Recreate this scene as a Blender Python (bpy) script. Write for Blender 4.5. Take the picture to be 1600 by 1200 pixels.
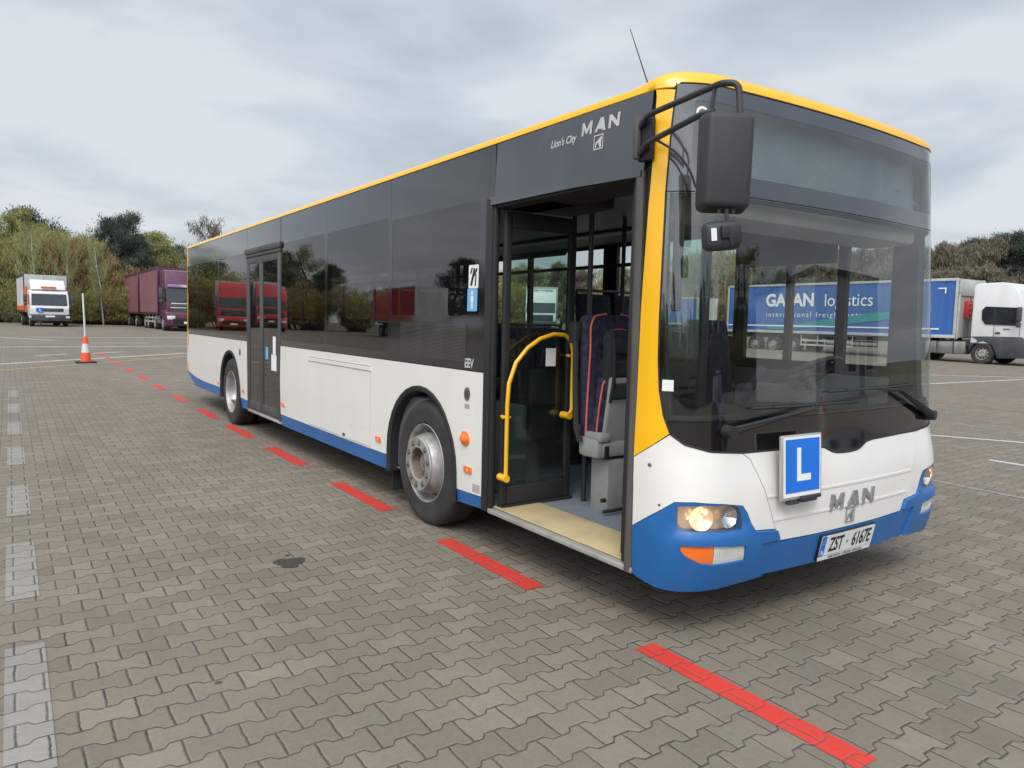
import bpy, bmesh, math, random
from bisect import bisect_right
from mathutils import Vector, Matrix
from mathutils.geometry import delaunay_2d_cdt
PI = math.pi
for o in list(bpy.data.objects): bpy.data.objects.remove(o, do_unlink=True)
scene = bpy.context.scene
COL = scene.collection
random.seed(7)

# ------------------------------------------------------------------ camera
cam_d = bpy.data.cameras.new("camera"); cam = bpy.data.objects.new("camera", cam_d); COL.objects.link(cam)
scene.camera = cam
r_ = Vector((0.566108, 0.824026, 0.022397)); u_ = Vector((-0.083830, 0.030519, 0.996013)); f_ = Vector((-0.820057, 0.565729, -0.086355))
m = Matrix(((r_.x, u_.x, -f_.x), (r_.y, u_.y, -f_.y), (r_.z, u_.z, -f_.z))).to_4x4()
m.translation = Vector((2.1553, -3.8029, 1.557))
cam.matrix_world = m
cam_d.sensor_width = 36; cam_d.sensor_fit = 'HORIZONTAL'; cam_d.lens = 1138.25 / 1600 * 36
cam_d.clip_start = 0.05; cam_d.clip_end = 3000

# ------------------------------------------------------------------ world, sun, exposure
SUN_EL, SUN_AZ = math.radians(50), math.radians(-42)      # azimuth measured from +X towards +Y
sun_dir = Vector((math.cos(SUN_EL)*math.cos(SUN_AZ), math.cos(SUN_EL)*math.sin(SUN_AZ), math.sin(SUN_EL)))
scene.render.engine = 'CYCLES'
scene.view_settings.view_transform = 'Standard'; scene.view_settings.look = 'None'
scene.view_settings.gamma = 1; scene.view_settings.exposure = 0.30
W = bpy.data.worlds.new("World"); scene.world = W; W.use_nodes = True
nt = W.node_tree; nt.nodes.clear()
def wn(t, **k):
    n = nt.nodes.new(t)
    for a, b in k.items(): setattr(n, a, b)
    return n
def wl(a, b): nt.links.new(a, b)
out = wn('ShaderNodeOutputWorld'); bg1 = wn('ShaderNodeBackground'); bg2 = wn('ShaderNodeBackground'); add = wn('ShaderNodeMixShader')
sky = wn('ShaderNodeTexSky'); sky.sky_type = 'NISHITA'; sky.sun_disc = False
sky.sun_elevation = SUN_EL; sky.sun_rotation = math.radians(90) - SUN_AZ; sky.dust_density = 3
bg1.inputs['Strength'].default_value = 0.12
wl(sky.outputs[0], bg1.inputs['Color'])
tc = wn('ShaderNodeTexCoord'); sep = wn('ShaderNodeSeparateXYZ'); wl(tc.outputs['Generated'], sep.inputs[0])
def wm(op, a, b=None, c=None):
    n = wn('ShaderNodeMath', operation=op)
    for i, v in enumerate((a, b, c)):
        if v is None: continue
        if isinstance(v, (int, float)): n.inputs[i].default_value = v
        else: wl(v, n.inputs[i])
    return n.outputs[0]
zc = wm('MAXIMUM', sep.outputs[2], 0.0); den = wm('ADD', zc, 0.13)
cmb = wn('ShaderNodeCombineXYZ'); wl(wm('DIVIDE', sep.outputs[0], den), cmb.inputs[0]); wl(wm('DIVIDE', sep.outputs[1], den), cmb.inputs[1])
wl(wm('MULTIPLY', sep.outputs[2], 1.5), cmb.inputs[2])
def noise(scale, detail, rough, dist=0.0, loc=(0,0,0)):
    mp = wn('ShaderNodeMapping'); mp.inputs['Location'].default_value = loc; wl(cmb.outputs[0], mp.inputs[0])
    n = wn('ShaderNodeTexNoise'); n.inputs['Scale'].default_value = scale; n.inputs['Detail'].default_value = detail
    n.inputs['Roughness'].default_value = rough; n.inputs['Distortion'].default_value = dist
    wl(mp.outputs[0], n.inputs['Vector']); return n.outputs[0]
n1 = noise(0.62, 5, 0.5, 0.3, (3.1, 1.7, 0.4)); n2 = noise(1.1, 7, 0.55, 0.4, (0.3, 5.2, 2))
cl = wm('ADD', wm('MULTIPLY', n1, 0.74), wm('MULTIPLY', n2, 0.26))
rmp = wn('ShaderNodeValToRGB'); wl(wm('ADD', wm('MULTIPLY', wm('SUBTRACT', cl, 0.5), 1.55), 0.515), rmp.inputs[0])
e = rmp.color_ramp.elements
e[0].position = 0.36; e[0].color = (0.40, 0.465, 0.545, 1)
e[1].position = 0.64; e[1].color = (0.72, 0.76, 0.80, 1)
k = e.new(0.46); k.color = (0.48, 0.535, 0.605, 1)
k = e.new(0.55); k.color = (0.58, 0.635, 0.69, 1)
# paler towards the horizon, brighter where the veiled sun stands
hz = wm('POWER', wm('SUBTRACT', 1.0, zc), 7.0)
mixh = wn('ShaderNodeMix', data_type='RGBA'); wl(wm('MULTIPLY', hz, 0.5), mixh.inputs[0]); wl(rmp.outputs[0], mixh.inputs[6]); mixh.inputs[7].default_value = (0.74, 0.745, 0.76, 1)
nrm = wn('ShaderNodeVectorMath', operation='NORMALIZE'); wl(tc.outputs['Generated'], nrm.inputs[0])
dt = wn('ShaderNodeVectorMath', operation='DOT_PRODUCT'); wl(nrm.outputs[0], dt.inputs[0]); dt.inputs[1].default_value = sun_dir
glow = wm('ADD', 0.86, wm('MULTIPLY', wm('POWER', wm('MAXIMUM', dt.outputs['Value'], 0.0), 1.6), 2.0))
bg2.inputs['Strength'].default_value = 1.0
wl(mixh.outputs[2], bg2.inputs['Color']); wl(glow, bg2.inputs['Strength'])
add.inputs[0].default_value = 0.86
wl(bg1.outputs[0], add.inputs[1]); wl(bg2.outputs[0], add.inputs[2]); wl(add.outputs[0], out.inputs[0])
sd = bpy.data.lights.new("sun", 'SUN'); sd.energy = 1.5; sd.angle = math.radians(24); sd.color = (1, 0.955, 0.89)
sun = bpy.data.objects.new("sun", sd); COL.objects.link(sun); sun.rotation_euler = sun_dir.to_track_quat('Z', 'Y').to_euler()

# ------------------------------------------------------------------ node helpers
class NT:
    def __init__(s, tree): s.t = tree
    def n(s, t, **k):
        x = s.t.nodes.new(t)
        for a, b in k.items(): setattr(x, a, b)
        return x
    def set(s, sock, v):
        if v is None: return
        if hasattr(v, 'is_output'): s.t.links.new(v, sock)
        elif isinstance(v, (tuple, list)) and len(v) == 3 and sock.type == 'RGBA': sock.default_value = (*v, 1)
        else: sock.default_value = v
    def m(s, op, a, b=None, c=None, clamp=False):
        x = s.n('ShaderNodeMath', operation=op); x.use_clamp = clamp
        for i, v in enumerate((a, b, c)): s.set(x.inputs[i], v)
        return x.outputs[0]
    def mix(s, f, a, b, blend='MIX'):
        x = s.n('ShaderNodeMix', data_type='RGBA', blend_type=blend); s.set(x.inputs[0], f); s.set(x.inputs[6], a); s.set(x.inputs[7], b); return x.outputs[2]
    def ramp(s, f, *st):
        x = s.n('ShaderNodeValToRGB'); s.set(x.inputs[0], f); e = x.color_ramp.elements
        while len(e) < len(st): e.new(0.5)
        for el, (p, c) in zip(e, st): el.position = p; el.color = (*c, 1) if len(c) == 3 else c
        return x.outputs[0]
    def noise(s, scale, detail=3, rough=0.5, vec=None, dist=0.0):
        x = s.n('ShaderNodeTexNoise'); x.inputs['Scale'].default_value = scale; x.inputs['Detail'].default_value = detail
        x.inputs['Roughness'].default_value = rough; x.inputs['Distortion'].default_value = dist
        if vec is not None: s.t.links.new(vec, x.inputs['Vector'])
        return x.outputs[0]
    def pos(s): return s.n('ShaderNodeNewGeometry').outputs['Position']
    def obj(s): return s.n('ShaderNodeTexCoord').outputs['Object']
    def mr(s, v, a, b, c=0.0, d=1.0):
        x = s.n('ShaderNodeMapRange'); s.set(x.inputs[0], v)
        for i, q in enumerate((a, b, c, d)): x.inputs[i+1].default_value = q
        return x.outputs[0]
MATS = {}
def newmat(name):
    mt = bpy.data.materials.new(name); mt.use_nodes = True; t = mt.node_tree
    for x in list(t.nodes): t.nodes.remove(x)
    h = NT(t); o = h.n('ShaderNodeOutputMaterial'); b = h.n('ShaderNodeBsdfPrincipled'); t.links.new(b.outputs[0], o.inputs[0])
    return mt, h, b, o
def mat(name, col, rough=0.5, metal=0.0, coat=0.0, var=0.06, vscale=3.0, bump=0.0, bscale=60.0, dirt=None, emit=None, estr=0.0, rvar=0.0, cior=1.5):
    mt, h, b, o = newmat(name)
    p = h.obj()
    nz = h.noise(vscale, 5, 0.6, p)
    lo = tuple(c*(1-var*2) for c in col); hi = tuple(min(1, c*(1+var)) for c in col)
    c = h.ramp(nz, (0.3, lo), (0.7, hi))
    if dirt:      # (colour, amount, streak scale)
        sp = h.n('ShaderNodeMapping'); sp.inputs['Scale'].default_value = (1, 1, 0.12); h.t.links.new(p, sp.inputs[0])
        dn = h.noise(dirt[2], 4, 0.55, sp.outputs[0]); f = h.mr(dn, 0.48, 0.78, 0, dirt[1]); c = h.mix(f, c, dirt[0])
    h.set(b.inputs['Base Color'], c)
    if rvar: h.set(b.inputs['Roughness'], h.mr(h.noise(vscale*2.3, 4, 0.6, p), 0.3, 0.7, max(0, rough-rvar), rough+rvar))
    else: b.inputs['Roughness'].default_value = rough
    b.inputs['Metallic'].default_value = metal
    if coat: b.inputs['Coat Weight'].default_value = coat; b.inputs['Coat Roughness'].default_value = 0.06; b.inputs['Coat IOR'].default_value = cior
    if bump:
        bp = h.n('ShaderNodeBump'); bp.inputs['Strength'].default_value = bump; bp.inputs['Distance'].default_value = 0.004
        h.set(bp.inputs['Height'], h.noise(bscale, 4, 0.6, p)); h.t.links.new(bp.outputs[0], b.inputs['Normal'])
    if emit: h.set(b.inputs['Emission Color'], emit); b.inputs['Emission Strength'].default_value = estr
    MATS[name] = mt; return mt
def glassmat(name, tint, ior=1.5, rough=0.0, dust=0.0, dustcol=(0.5, 0.5, 0.48), wob=0.0, refl=1.0):
    mt, h, b, o = newmat(name); h.t.nodes.remove(b)
    tr = h.n('ShaderNodeBsdfTransparent'); h.set(tr.inputs[0], tint)
    gl = h.n('ShaderNodeBsdfGlossy'); gl.inputs['Roughness'].default_value = rough; gl.inputs['Color'].default_value = (refl, refl, refl, 1)
    fr = h.n('ShaderNodeFresnel'); bf = h.n('ShaderNodeNewGeometry').outputs['Backfacing']; h.set(fr.inputs['IOR'], h.mr(bf, 0, 1, ior, 1/ior))
    if wob:
        bp = h.n('ShaderNodeBump'); bp.inputs['Strength'].default_value = wob; bp.inputs['Distance'].default_value = 0.02
        h.set(bp.inputs['Height'], h.noise(1.3, 2, 0.5, h.obj())); h.t.links.new(bp.outputs[0], gl.inputs['Normal'])
    di = h.n('ShaderNodeBsdfDiffuse'); h.set(di.inputs[0], dustcol)
    m0 = h.n('ShaderNodeMixShader'); h.set(m0.inputs[0], h.mr(h.noise(2.2, 6, 0.7, h.obj()), 0.3, 0.75, dust*0.4, dust*1.6)); h.t.links.new(tr.outputs[0], m0.inputs[1]); h.t.links.new(di.outputs[0], m0.inputs[2])
    m1 = h.n('ShaderNodeMixShader'); h.t.links.new(fr.outputs[0], m1.inputs[0]); h.t.links.new(m0.outputs[0], m1.inputs[1]); h.t.links.new(gl.outputs[0], m1.inputs[2])
    h.t.links.new(m1.outputs[0], o.inputs[0]); MATS[name] = mt; return mt

# paving : waisted interlocking blocks, rows running along Y, straight butt joints along X
def paving_group():
    g = bpy.data.node_groups.new("paving_blocks", 'ShaderNodeTree')
    g.interface.new_socket('Color', in_out='OUTPUT', socket_type='NodeSocketColor')
    g.interface.new_socket('Joint', in_out='OUTPUT', socket_type='NodeSocketFloat')
    g.interface.new_socket('Height', in_out='OUTPUT', socket_type='NodeSocketFloat')
    h = NT(g); go = h.n('NodeGroupOutput')
    pos = h.pos(); sp = h.n('ShaderNodeSeparateXYZ'); h.t.links.new(pos, sp.inputs[0])
    jit = h.noise(9, 2, 0.5, pos); jit = h.m('ADD', h.m('MULTIPLY', h.m('SUBTRACT', jit, 0.5), 0.014), h.m('MULTIPLY', h.m('SUBTRACT', h.noise(55, 3, 0.6, pos), 0.5), 0.006))
    L_, P_, A_ = 0.20, 0.14, 0.0135
    u = h.m('DIVIDE', h.m('ADD', h.m('ADD', sp.outputs[1], jit), 50.03), L_)
    y = h.m('ADD', h.m('ADD', sp.outputs[0], h.m('MULTIPLY', jit, 0.6)), 400.02)
    k0 = h.m('FLOOR', h.m('DIVIDE', y, P_))
    def par(k): return h.m('MODULO', k, 2.0)
    t = h.m('ABSOLUTE', h.m('SUBTRACT', h.m('MULTIPLY', h.m('FRACT', u), 2.0), 1.0))          # 1 at integers, 0 at half
    w = h.mr(t, 0.40, 0.62, -1, 1)                                                          # trapezoid wave
    def bnd(k):
        s = h.m('SUBTRACT', h.m('MULTIPLY', par(k), -2.0), -1.0)
        return h.m('ADD', h.m('MULTIPLY', k, P_), h.m('MULTIPLY', h.m('MULTIPLY', s, w), -A_))
    d0 = h.m('SUBTRACT', y, bnd(k0)); d1 = h.m('SUBTRACT', bnd(h.m('ADD', k0, 1.0)), y)
    row = h.m('ADD', h.m('SUBTRACT', k0, h.m('LESS_THAN', d0, 0.0)), h.m('LESS_THAN', d1, 0.0))
    dw = h.m('MINIMUM', h.m('ABSOLUTE', d0), h.m('ABSOLUTE', d1))
    uj = h.m('ADD', h.m('ADD', u, h.m('MULTIPLY', par(row), 0.5)), 0.5)
    dj = h.m('MULTIPLY', h.m('ABSOLUTE', h.m('SUBTRACT', h.m('FRACT', uj), 0.5)), L_)
    colid = h.m('FLOOR', h.m('ADD', uj, 0.5))
    cb = h.n('ShaderNodeCombineXYZ'); h.set(cb.inputs[0], row); h.set(cb.inputs[1], colid)
    wnz = h.n('ShaderNodeTexWhiteNoise'); h.t.links.new(cb.outputs[0], wnz.inputs['Vector']); rv = wnz.outputs['Value']; sc = h.n('ShaderNodeSeparateColor'); h.t.links.new(wnz.outputs['Color'], sc.inputs[0])
    wn_ = h.noise(70, 3, 0.7, pos)
    jw = h.mr(wn_, 0.28, 0.72, 0.0032, 0.0080)
    d = h.m('MINIMUM', dw, dj)
    joint = h.m('MULTIPLY', h.m('SUBTRACT', 1.0, h.m('DIVIDE', d, jw), clamp=True), 2.2, clamp=True)
    chip = h.mr(d, 0.004, 0.014, 1, 0)
    base = h.ramp(rv, (0.0, (0.205, 0.165, 0.122)), (0.35, (0.232, 0.190, 0.141)), (0.7, (0.250, 0.206, 0.154)), (0.95, (0.292, 0.244, 0.186)))
    base = h.mix(h.m('MULTIPLY', sc.outputs[0], 0.22), base, (0.28, 0.212, 0.17))
    base = h.mix(h.m('MULTIPLY', sc.outputs[1], 0.20), base, (0.19, 0.20, 0.185))
    big = h.noise(0.35, 5, 0.6, pos); base = h.mix(h.mr(big, 0.38, 0.66, 0.0, 0.30), base, (0.15, 0.132, 0.11))
    tr_ = h.noise(0.55, 4, 0.55, h.n('ShaderNodeVectorMath', operation='MULTIPLY').outputs[0]) if False else None
    sv = h.n('ShaderNodeMapping'); sv.inputs['Scale'].default_value = (0.10, 1.25, 1); h.t.links.new(pos, sv.inputs[0]); tr_ = h.noise(1.0, 5, 0.6, sv.outputs[0]); base = h.mix(h.mr(tr_, 0.50, 0.68, 0.0, 0.30), base, (0.125, 0.108, 0.088))
    mid = h.noise(3.3, 6, 0.65, pos); base = h.mix(h.mr(mid, 0.45, 0.75, 0, 0.34), base, (0.155, 0.136, 0.112))
    fine = h.noise(240, 4, 0.75, pos); base = h.mix(h.mr(fine, 0.3, 0.72, 0.0, 0.42), base, h.mix(1.0, base, (0.52, 0.52, 0.52), 'MULTIPLY'))
    mot = h.noise(34, 6, 0.8, pos); base = h.mix(h.mr(mot, 0.42, 0.70, 0.0, 0.45), base, h.mix(1.0, base, (0.66, 0.65, 0.63), 'MULTIPLY')); mo2 = h.noise(21, 6, 0.8, h.obj()); base = h.mix(h.mr(mo2, 0.55, 0.78, 0.0, 0.5), base, h.mix(1.0, base, (1.35, 1.33, 1.30), 'MULTIPLY'))
    spk = h.noise(520, 2, 0.6, pos); base = h.mix(h.mr(spk, 0.66, 0.76, 0, 0.5), base, (0.36, 0.34, 0.30))
    base = h.mix(h.m('MULTIPLY', chip, 0.25), base, (0.26, 0.235, 0.20))
    gcol = h.ramp(h.noise(160, 3, 0.7, pos), (0.35, (0.028, 0.025, 0.021)), (0.60, (0.062, 0.054, 0.044)), (0.78, (0.24, 0.21, 0.17)))
    gfill = h.m('MULTIPLY', h.mr(h.noise(1.7, 4, 0.6, pos), 0.4, 0.7, 1.0, 0.6), h.mr(h.noise(23, 4, 0.7, pos), 0.35, 0.62, 0.72, 1.0))
    col = h.mix(h.m('MULTIPLY', joint, gfill), base, gcol)
    # drips and little spots
    vor = h.n('ShaderNodeTexVoronoi'); vor.inputs['Scale'].default_value = 2.1; h.t.links.new(pos, vor.inputs['Vector'])
    vsz = h.n('ShaderNodeSeparateColor'); h.t.links.new(vor.outputs['Color'], vsz.inputs[0])
    spot = h.m('LESS_THAN', h.m('ADD', vor.outputs['Distance'], h.m('MULTIPLY', wn_, 0.02)), h.m('SUBTRACT', h.m('MULTIPLY', vsz.outputs[0], 0.085), 0.035))
    col = h.mix(h.m('MULTIPLY', spot, 0.75), col, (0.035, 0.033, 0.03))
    hh = h.m('MINIMUM', h.m('DIVIDE', d, 0.009), 1.0)
    hh = h.m('ADD', hh, h.m('MULTIPLY', fine, 0.16)); hh = h.m('ADD', hh, h.m('MULTIPLY', rv, 0.15))
    h.set(go.inputs[0], col); h.set(go.inputs[1], joint); h.set(go.inputs[2], hh)
    return g
PG = paving_group()
def paving_mat(name, paint=None, cover=0.0, rough=0.85, jointamt=0.45):
    mt, h, b, o = newmat(name)
    g = h.n('ShaderNodeGroup'); g.node_tree = PG
    c = g.outputs['Color']
    if paint:
        wear = h.mr(h.noise(38, 5, 0.75, h.pos()), 0.33, 0.66, cover*1.06, cover*0.80)
        keep = h.m('MULTIPLY', h.m('SUBTRACT', 1.0, h.m('MULTIPLY', g.outputs['Joint'], jointamt)), wear, clamp=True)
        pc = h.mix(h.mr(h.noise(5, 4, 0.6, h.pos()), 0.35, 0.7, 0, 0.35), paint, tuple(v*0.78 for v in paint))
        c = h.mix(keep, c, pc)
    h.set(b.inputs['Base Color'], c); b.inputs['Roughness'].default_value = rough
    b.inputs['Specular IOR Level'].default_value = 0.3
    bp = h.n('ShaderNodeBump'); bp.inputs['Strength'].default_value = 0.75 if not paint else 0.5; bp.inputs['Distance'].default_value = 0.006
    h.set(bp.inputs['Height'], g.outputs['Height']); h.t.links.new(bp.outputs[0], b.inputs['Normal'])
    MATS[name] = mt; return mt
paving_mat('paving')
paving_mat('paint_red', (0.62, 0.035, 0.022), 0.95, 0.6, 0.38)
paving_mat('paint_ghost', (0.42, 0.41, 0.405), 0.34, 0.8, 0.9)
paving_mat('paint_white', (0.62, 0.62, 0.60), 0.85, 0.7, 0.4)
paving_mat('paint_yellow', (0.50, 0.34, 0.10), 0.8, 0.7, 0.4)
paving_mat('oil', (0.028, 0.027, 0.026), 0.93, 0.6, 0.1)

M = lambda n: MATS[n]
mat('white_paint', (0.74, 0.72, 0.675), 0.30, coat=0.45, var=0.02, vscale=1.2, dirt=((0.46, 0.42, 0.36), 0.10, 1.6), rvar=0.02)
mat('blue_paint', (0.012, 0.115, 0.345), 0.42, coat=0.15, var=0.05, vscale=2, dirt=((0.10, 0.16, 0.25), 0.16, 2.0), rvar=0.08)
mat('yellow_paint', (0.90, 0.47, 0.005), 0.30, coat=0.3, var=0.02, vscale=1.5, dirt=((0.45, 0.28, 0.07), 0.22, 2.5))
mat('black_gloss', (0.004, 0.0045, 0.006), 0.10, coat=0.8, var=0.1, cior=1.7)
mat('black_band', (0.016, 0.018, 0.024), 0.25, coat=1.0, var=0.1, vscale=1.4, dirt=((0.11, 0.11, 0.11), 0.25, 3), cior=1.85)
mat('black_rubber', (0.018, 0.018, 0.019), 0.65, var=0.1, bump=0.3, bscale=90)
mat('grey_trim', (0.060, 0.058, 0.056), 0.5, var=0.1, dirt=((0.16, 0.14, 0.12), 0.5, 5))
mat('mirror_plastic', (0.028, 0.029, 0.032), 0.48, var=0.08, bump=0.5, bscale=260)
mat('tyre', (0.030, 0.029, 0.028), 0.78, var=0.18, vscale=6, bump=0.4, bscale=70, dirt=((0.075, 0.068, 0.06), 0.6, 5))
mat('rim_silver', (0.42, 0.41, 0.395), 0.46, metal=0.45, var=0.16, vscale=7, dirt=((0.15, 0.105, 0.075), 0.75, 9), rvar=0.14)
mat('rim_dark', (0.16, 0.15, 0.14), 0.6, metal=0.4, var=0.2, vscale=8)
mat('hub_rust', (0.26, 0.21, 0.18), 0.75, metal=0.2, var=0.3, vscale=14, dirt=((0.16, 0.075, 0.035), 0.7, 9))
mat('nut', (0.17, 0.16, 0.13), 0.55, metal=0.5, var=0.25, vscale=30)
mat('under', (0.012, 0.012, 0.012), 0.9)
mat('orange_lens', (0.85, 0.17, 0.02), 0.25, coat=0.5, var=0.04)
mat('white_lens', (0.62, 0.62, 0.60), 0.25, coat=0.5, var=0.04)
mat('red_lens', (0.55, 0.02, 0.015), 0.25, coat=0.5)
mat('chrome', (0.72, 0.72, 0.72), 0.12, metal=1.0, var=0.03)
mat('bulb_glow', (1, 0.8, 0.55), 0.4, emit=(1.0, 0.70, 0.42), estr=1.9)
mat('warm_reflector', (0.95, 0.72, 0.5), 0.25, metal=0.6, var=0.05, emit=(1.0, 0.60, 0.36), estr=0.12)
mat('alu', (0.52, 0.51, 0.48), 0.45, metal=0.5, var=0.08, dirt=((0.22, 0.19, 0.15), 0.5, 5))
mat('grey_letter', (0.27, 0.27, 0.265), 0.5, metal=0.2, var=0.15, vscale=30)
mat('light_letter', (0.50, 0.50, 0.49), 0.5, var=0.06)
mat('white_letter', (0.78, 0.78, 0.77), 0.5, var=0.03)
mat('sign_blue', (0.008, 0.16, 0.66), 0.35, var=0.03)
mat('sky_blue', (0.16, 0.42, 0.72), 0.4)
mat('plate_white', (0.72, 0.73, 0.72), 0.35, var=0.02)
mat('kerb_stone', (0.20, 0.185, 0.16), 0.9, var=0.15, vscale=0.6)
mat('ink', (0.012, 0.012, 0.013), 0.5)
mat('floor_blue', (0.165, 0.185, 0.215), 0.6, var=0.08, vscale=4, bump=0.2, bscale=200, dirt=((0.10, 0.10, 0.10), 0.5, 2))
mat('floor_cream', (0.50, 0.40, 0.22), 0.6, var=0.08, vscale=5, dirt=((0.22, 0.18, 0.12), 0.5, 4))
mat('ceiling_grey', (0.22, 0.22, 0.215), 0.55, var=0.03)
mat('lining_grey', (0.13, 0.14, 0.145), 0.6, var=0.05)
mat('seat_fabric', (0.030, 0.028, 0.068), 0.9, var=0.45, vscale=22, bump=0.6, bscale=400)
mat('seat_dark', (0.030, 0.034, 0.055), 0.9, var=0.4, vscale=22)
mat('coral', (0.62, 0.13, 0.10), 0.7)
mat('seat_plastic', (0.27, 0.275, 0.265), 0.55, var=0.06, vscale=5, dirt=((0.12, 0.12, 0.11), 0.4, 4))
mat('rail_yellow', (0.83, 0.44, 0.015), 0.32, coat=0.3, var=0.05, vscale=7)
mat('dash', (0.035, 0.035, 0.038), 0.6, var=0.1, bump=0.3, bscale=200)
mat('backpack', (0.016, 0.016, 0.018), 0.85, var=0.3, vscale=12, bump=0.6, bscale=90)
mat('led', (0.15, 0.185, 0.20), 0.35)
mat('led_rib', (0.26, 0.30, 0.31), 0.4)
glassmat('glass_sign', (0.75, 0.80, 0.82), ior=1.9, dust=0.06)
mat('beige', (0.40, 0.38, 0.34), 0.6, var=0.03)
mat('stanchion', (0.025, 0.026, 0.03), 0.4)
mat('paper', (0.74, 0.74, 0.72), 0.7)
glassmat('glass_side', (0.20, 0.215, 0.22), ior=1.95, rough=0.0, dust=0.003, wob=0.03)
glassmat('glass_side_dark', (0.02, 0.022, 0.024), ior=1.9, rough=0.012, dust=0.02, wob=0.06)
glassmat('glass_screen', (0.80, 0.86, 0.84), ior=1.8, rough=0.0, dust=0.006)
glassmat('glass_door', (0.70, 0.80, 0.77), ior=1.5, dust=0.01)
glassmat('glass_far', (0.84, 0.89, 0.87), ior=1.35, dust=0.02)
glassmat('lens_glass', (0.93, 0.93, 0.92), ior=1.5, dust=0.02)

# ------------------------------------------------------------------ object helpers
def tag(o, label=None, cat=None, group=None, kind=None):
    if label: o['label'] = label
    if cat: o['category'] = cat
    if group: o['group'] = group
    if kind: o['kind'] = kind
    return o
def empty(name, loc=(0, 0, 0), rz=0.0, label=None, cat=None, group=None):
    o = bpy.data.objects.new(name, None); COL.objects.link(o); o.location = loc; o.rotation_euler = (0, 0, rz)
    o.empty_display_size = 0.2
    return tag(o, label, cat, group)
def link(name, me, mt, parent=None):
    o = bpy.data.objects.new(name, me); COL.objects.link(o)
    if mt is not None:
        for x in (mt if isinstance(mt, (list, tuple)) else [mt]): me.materials.append(MATS[x] if isinstance(x, str) else x)
    if parent is not None: o.parent = parent
    return o
def copy_tree(o, parent=None):
    c = o.copy(); COL.objects.link(c); c.parent = parent
    for ch in o.children: copy_tree(ch, c)
    return c
class MB:
    """collects shapes into one mesh"""
    def __init__(s): s.bm = bmesh.new(); s.mi = 0; s.sm = True
    def _fin(s, vs):
        for v in vs:
            for f in v.link_faces: f.material_index = s.mi; f.smooth = s.sm
    def box(s, c, d, bev=0.0, rot=None, seg=2):
        r = bmesh.ops.create_cube(s.bm, size=1.0); vs = r['verts']
        for v in vs: v.co = Vector((v.co.x*d[0], v.co.y*d[1], v.co.z*d[2]))
        if bev > 0:
            es = list({e for v in vs for e in v.link_edges})
            q = bmesh.ops.bevel(s.bm, geom=es, offset=min(bev, min(d)*0.49), segments=seg, affect='EDGES', profile=0.5)
            vs = list({v for f in q['faces'] for v in f.verts} | {v for v in vs if v.is_valid})
            seen = set(vs); st = list(vs)
            while st:
                v = st.pop()
                for e in v.link_edges:
                    w = e.other_vert(v)
                    if w not in seen: seen.add(w); st.append(w)
            vs = list(seen)
        mtx = Matrix.Translation(c)
        if rot is not None: mtx = mtx @ rot.to_4x4()
        for v in vs: v.co = mtx @ v.co
        s._fin(vs); return s
    def box2(s, a, b, bev=0.0, seg=2):
        return s.box([(a[i]+b[i])/2 for i in range(3)], [abs(b[i]-a[i]) for i in range(3)], bev, seg=seg)
    def ring(s, rings, closed=True, cap0=True, cap1=True):
        vv = [[s.bm.verts.new(p) for p in r] for r in rings]; n = len(vv[0]); fs = []
        for a, b in zip(vv, vv[1:]):
            for i in range(n if closed else n-1):
                j = (i+1) % n
                try: fs.append(s.bm.faces.new((a[i], a[j], b[j], b[i])))
                except ValueError: pass
        if cap0 and n > 2: fs.append(s.bm.faces.new(list(reversed(vv[0]))))
        if cap1 and n > 2: fs.append(s.bm.faces.new(vv[-1]))
        for f in fs: f.material_index = s.mi; f.smooth = s.sm
        return s
    def tube(s, pts, r, n=10, smooth=0):
        P_ = [Vector(p) for p in pts]
        if smooth:
            Q = [P_[0]]
            for i in range(1, len(P_)-1):
                a, b, c = P_[i-1], P_[i], P_[i+1]
                l = min((a-b).length, (c-b).length)*0.45
                l = min(l, smooth); p0 = b+(a-b).normalized()*l; p1 = b+(c-b).normalized()*l
                for k in range(6):
                    t = k/5; Q.append(p0*(1-t)**2+b*2*t*(1-t)+p1*t*t)
            Q.append(P_[-1]); P_ = Q
        rr = r if isinstance(r, (list, tuple)) else [r]*len(P_)
        if len(rr) != len(P_): rr = [rr[0]+(rr[-1]-rr[0])*i/(len(P_)-1) for i in range(len(P_))]
        rings = []; up = None
        for i, p in enumerate(P_):
            t = (P_[min(i+1, len(P_)-1)]-P_[max(i-1, 0)]).normalized()
            if up is None: up = Vector((0, 0, 1)) if abs(t.z) < 0.9 else Vector((1, 0, 0))
            x = t.cross(up)
            if x.length < 1e-4: x = t.cross(Vector((0, 1, 0)))
            x.normalize(); y = x.cross(t).normalized(); up = y
            rings.append([p+(x*math.cos(2*PI*k/n)+y*math.sin(2*PI*k/n))*rr[i] for k in range(n)])
        return s.ring(rings)
    def cyl(s, p0, p1, r0, r1=None, n=24):
        return s.tube([p0, p1], [r0, r0 if r1 is None else r1], n)
    def lathe(s, prof, o=(0, 0, 0), axis='Y', n=48, cap=False):
        rings = []
        for (r, h) in prof:
            rg = []
            for k in range(n):
                a = 2*PI*k/n; c, d = r*math.cos(a), r*math.sin(a)
                if axis == 'Y': p = (o[0]+c, o[1]+h, o[2]+d)
                elif axis == 'X': p = (o[0]+h, o[1]+c, o[2]+d)
                else: p = (o[0]+c, o[1]+d, o[2]+h)
                rg.append(p)
            rings.append(rg)
        return s.ring(rings, True, cap, cap)
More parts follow.
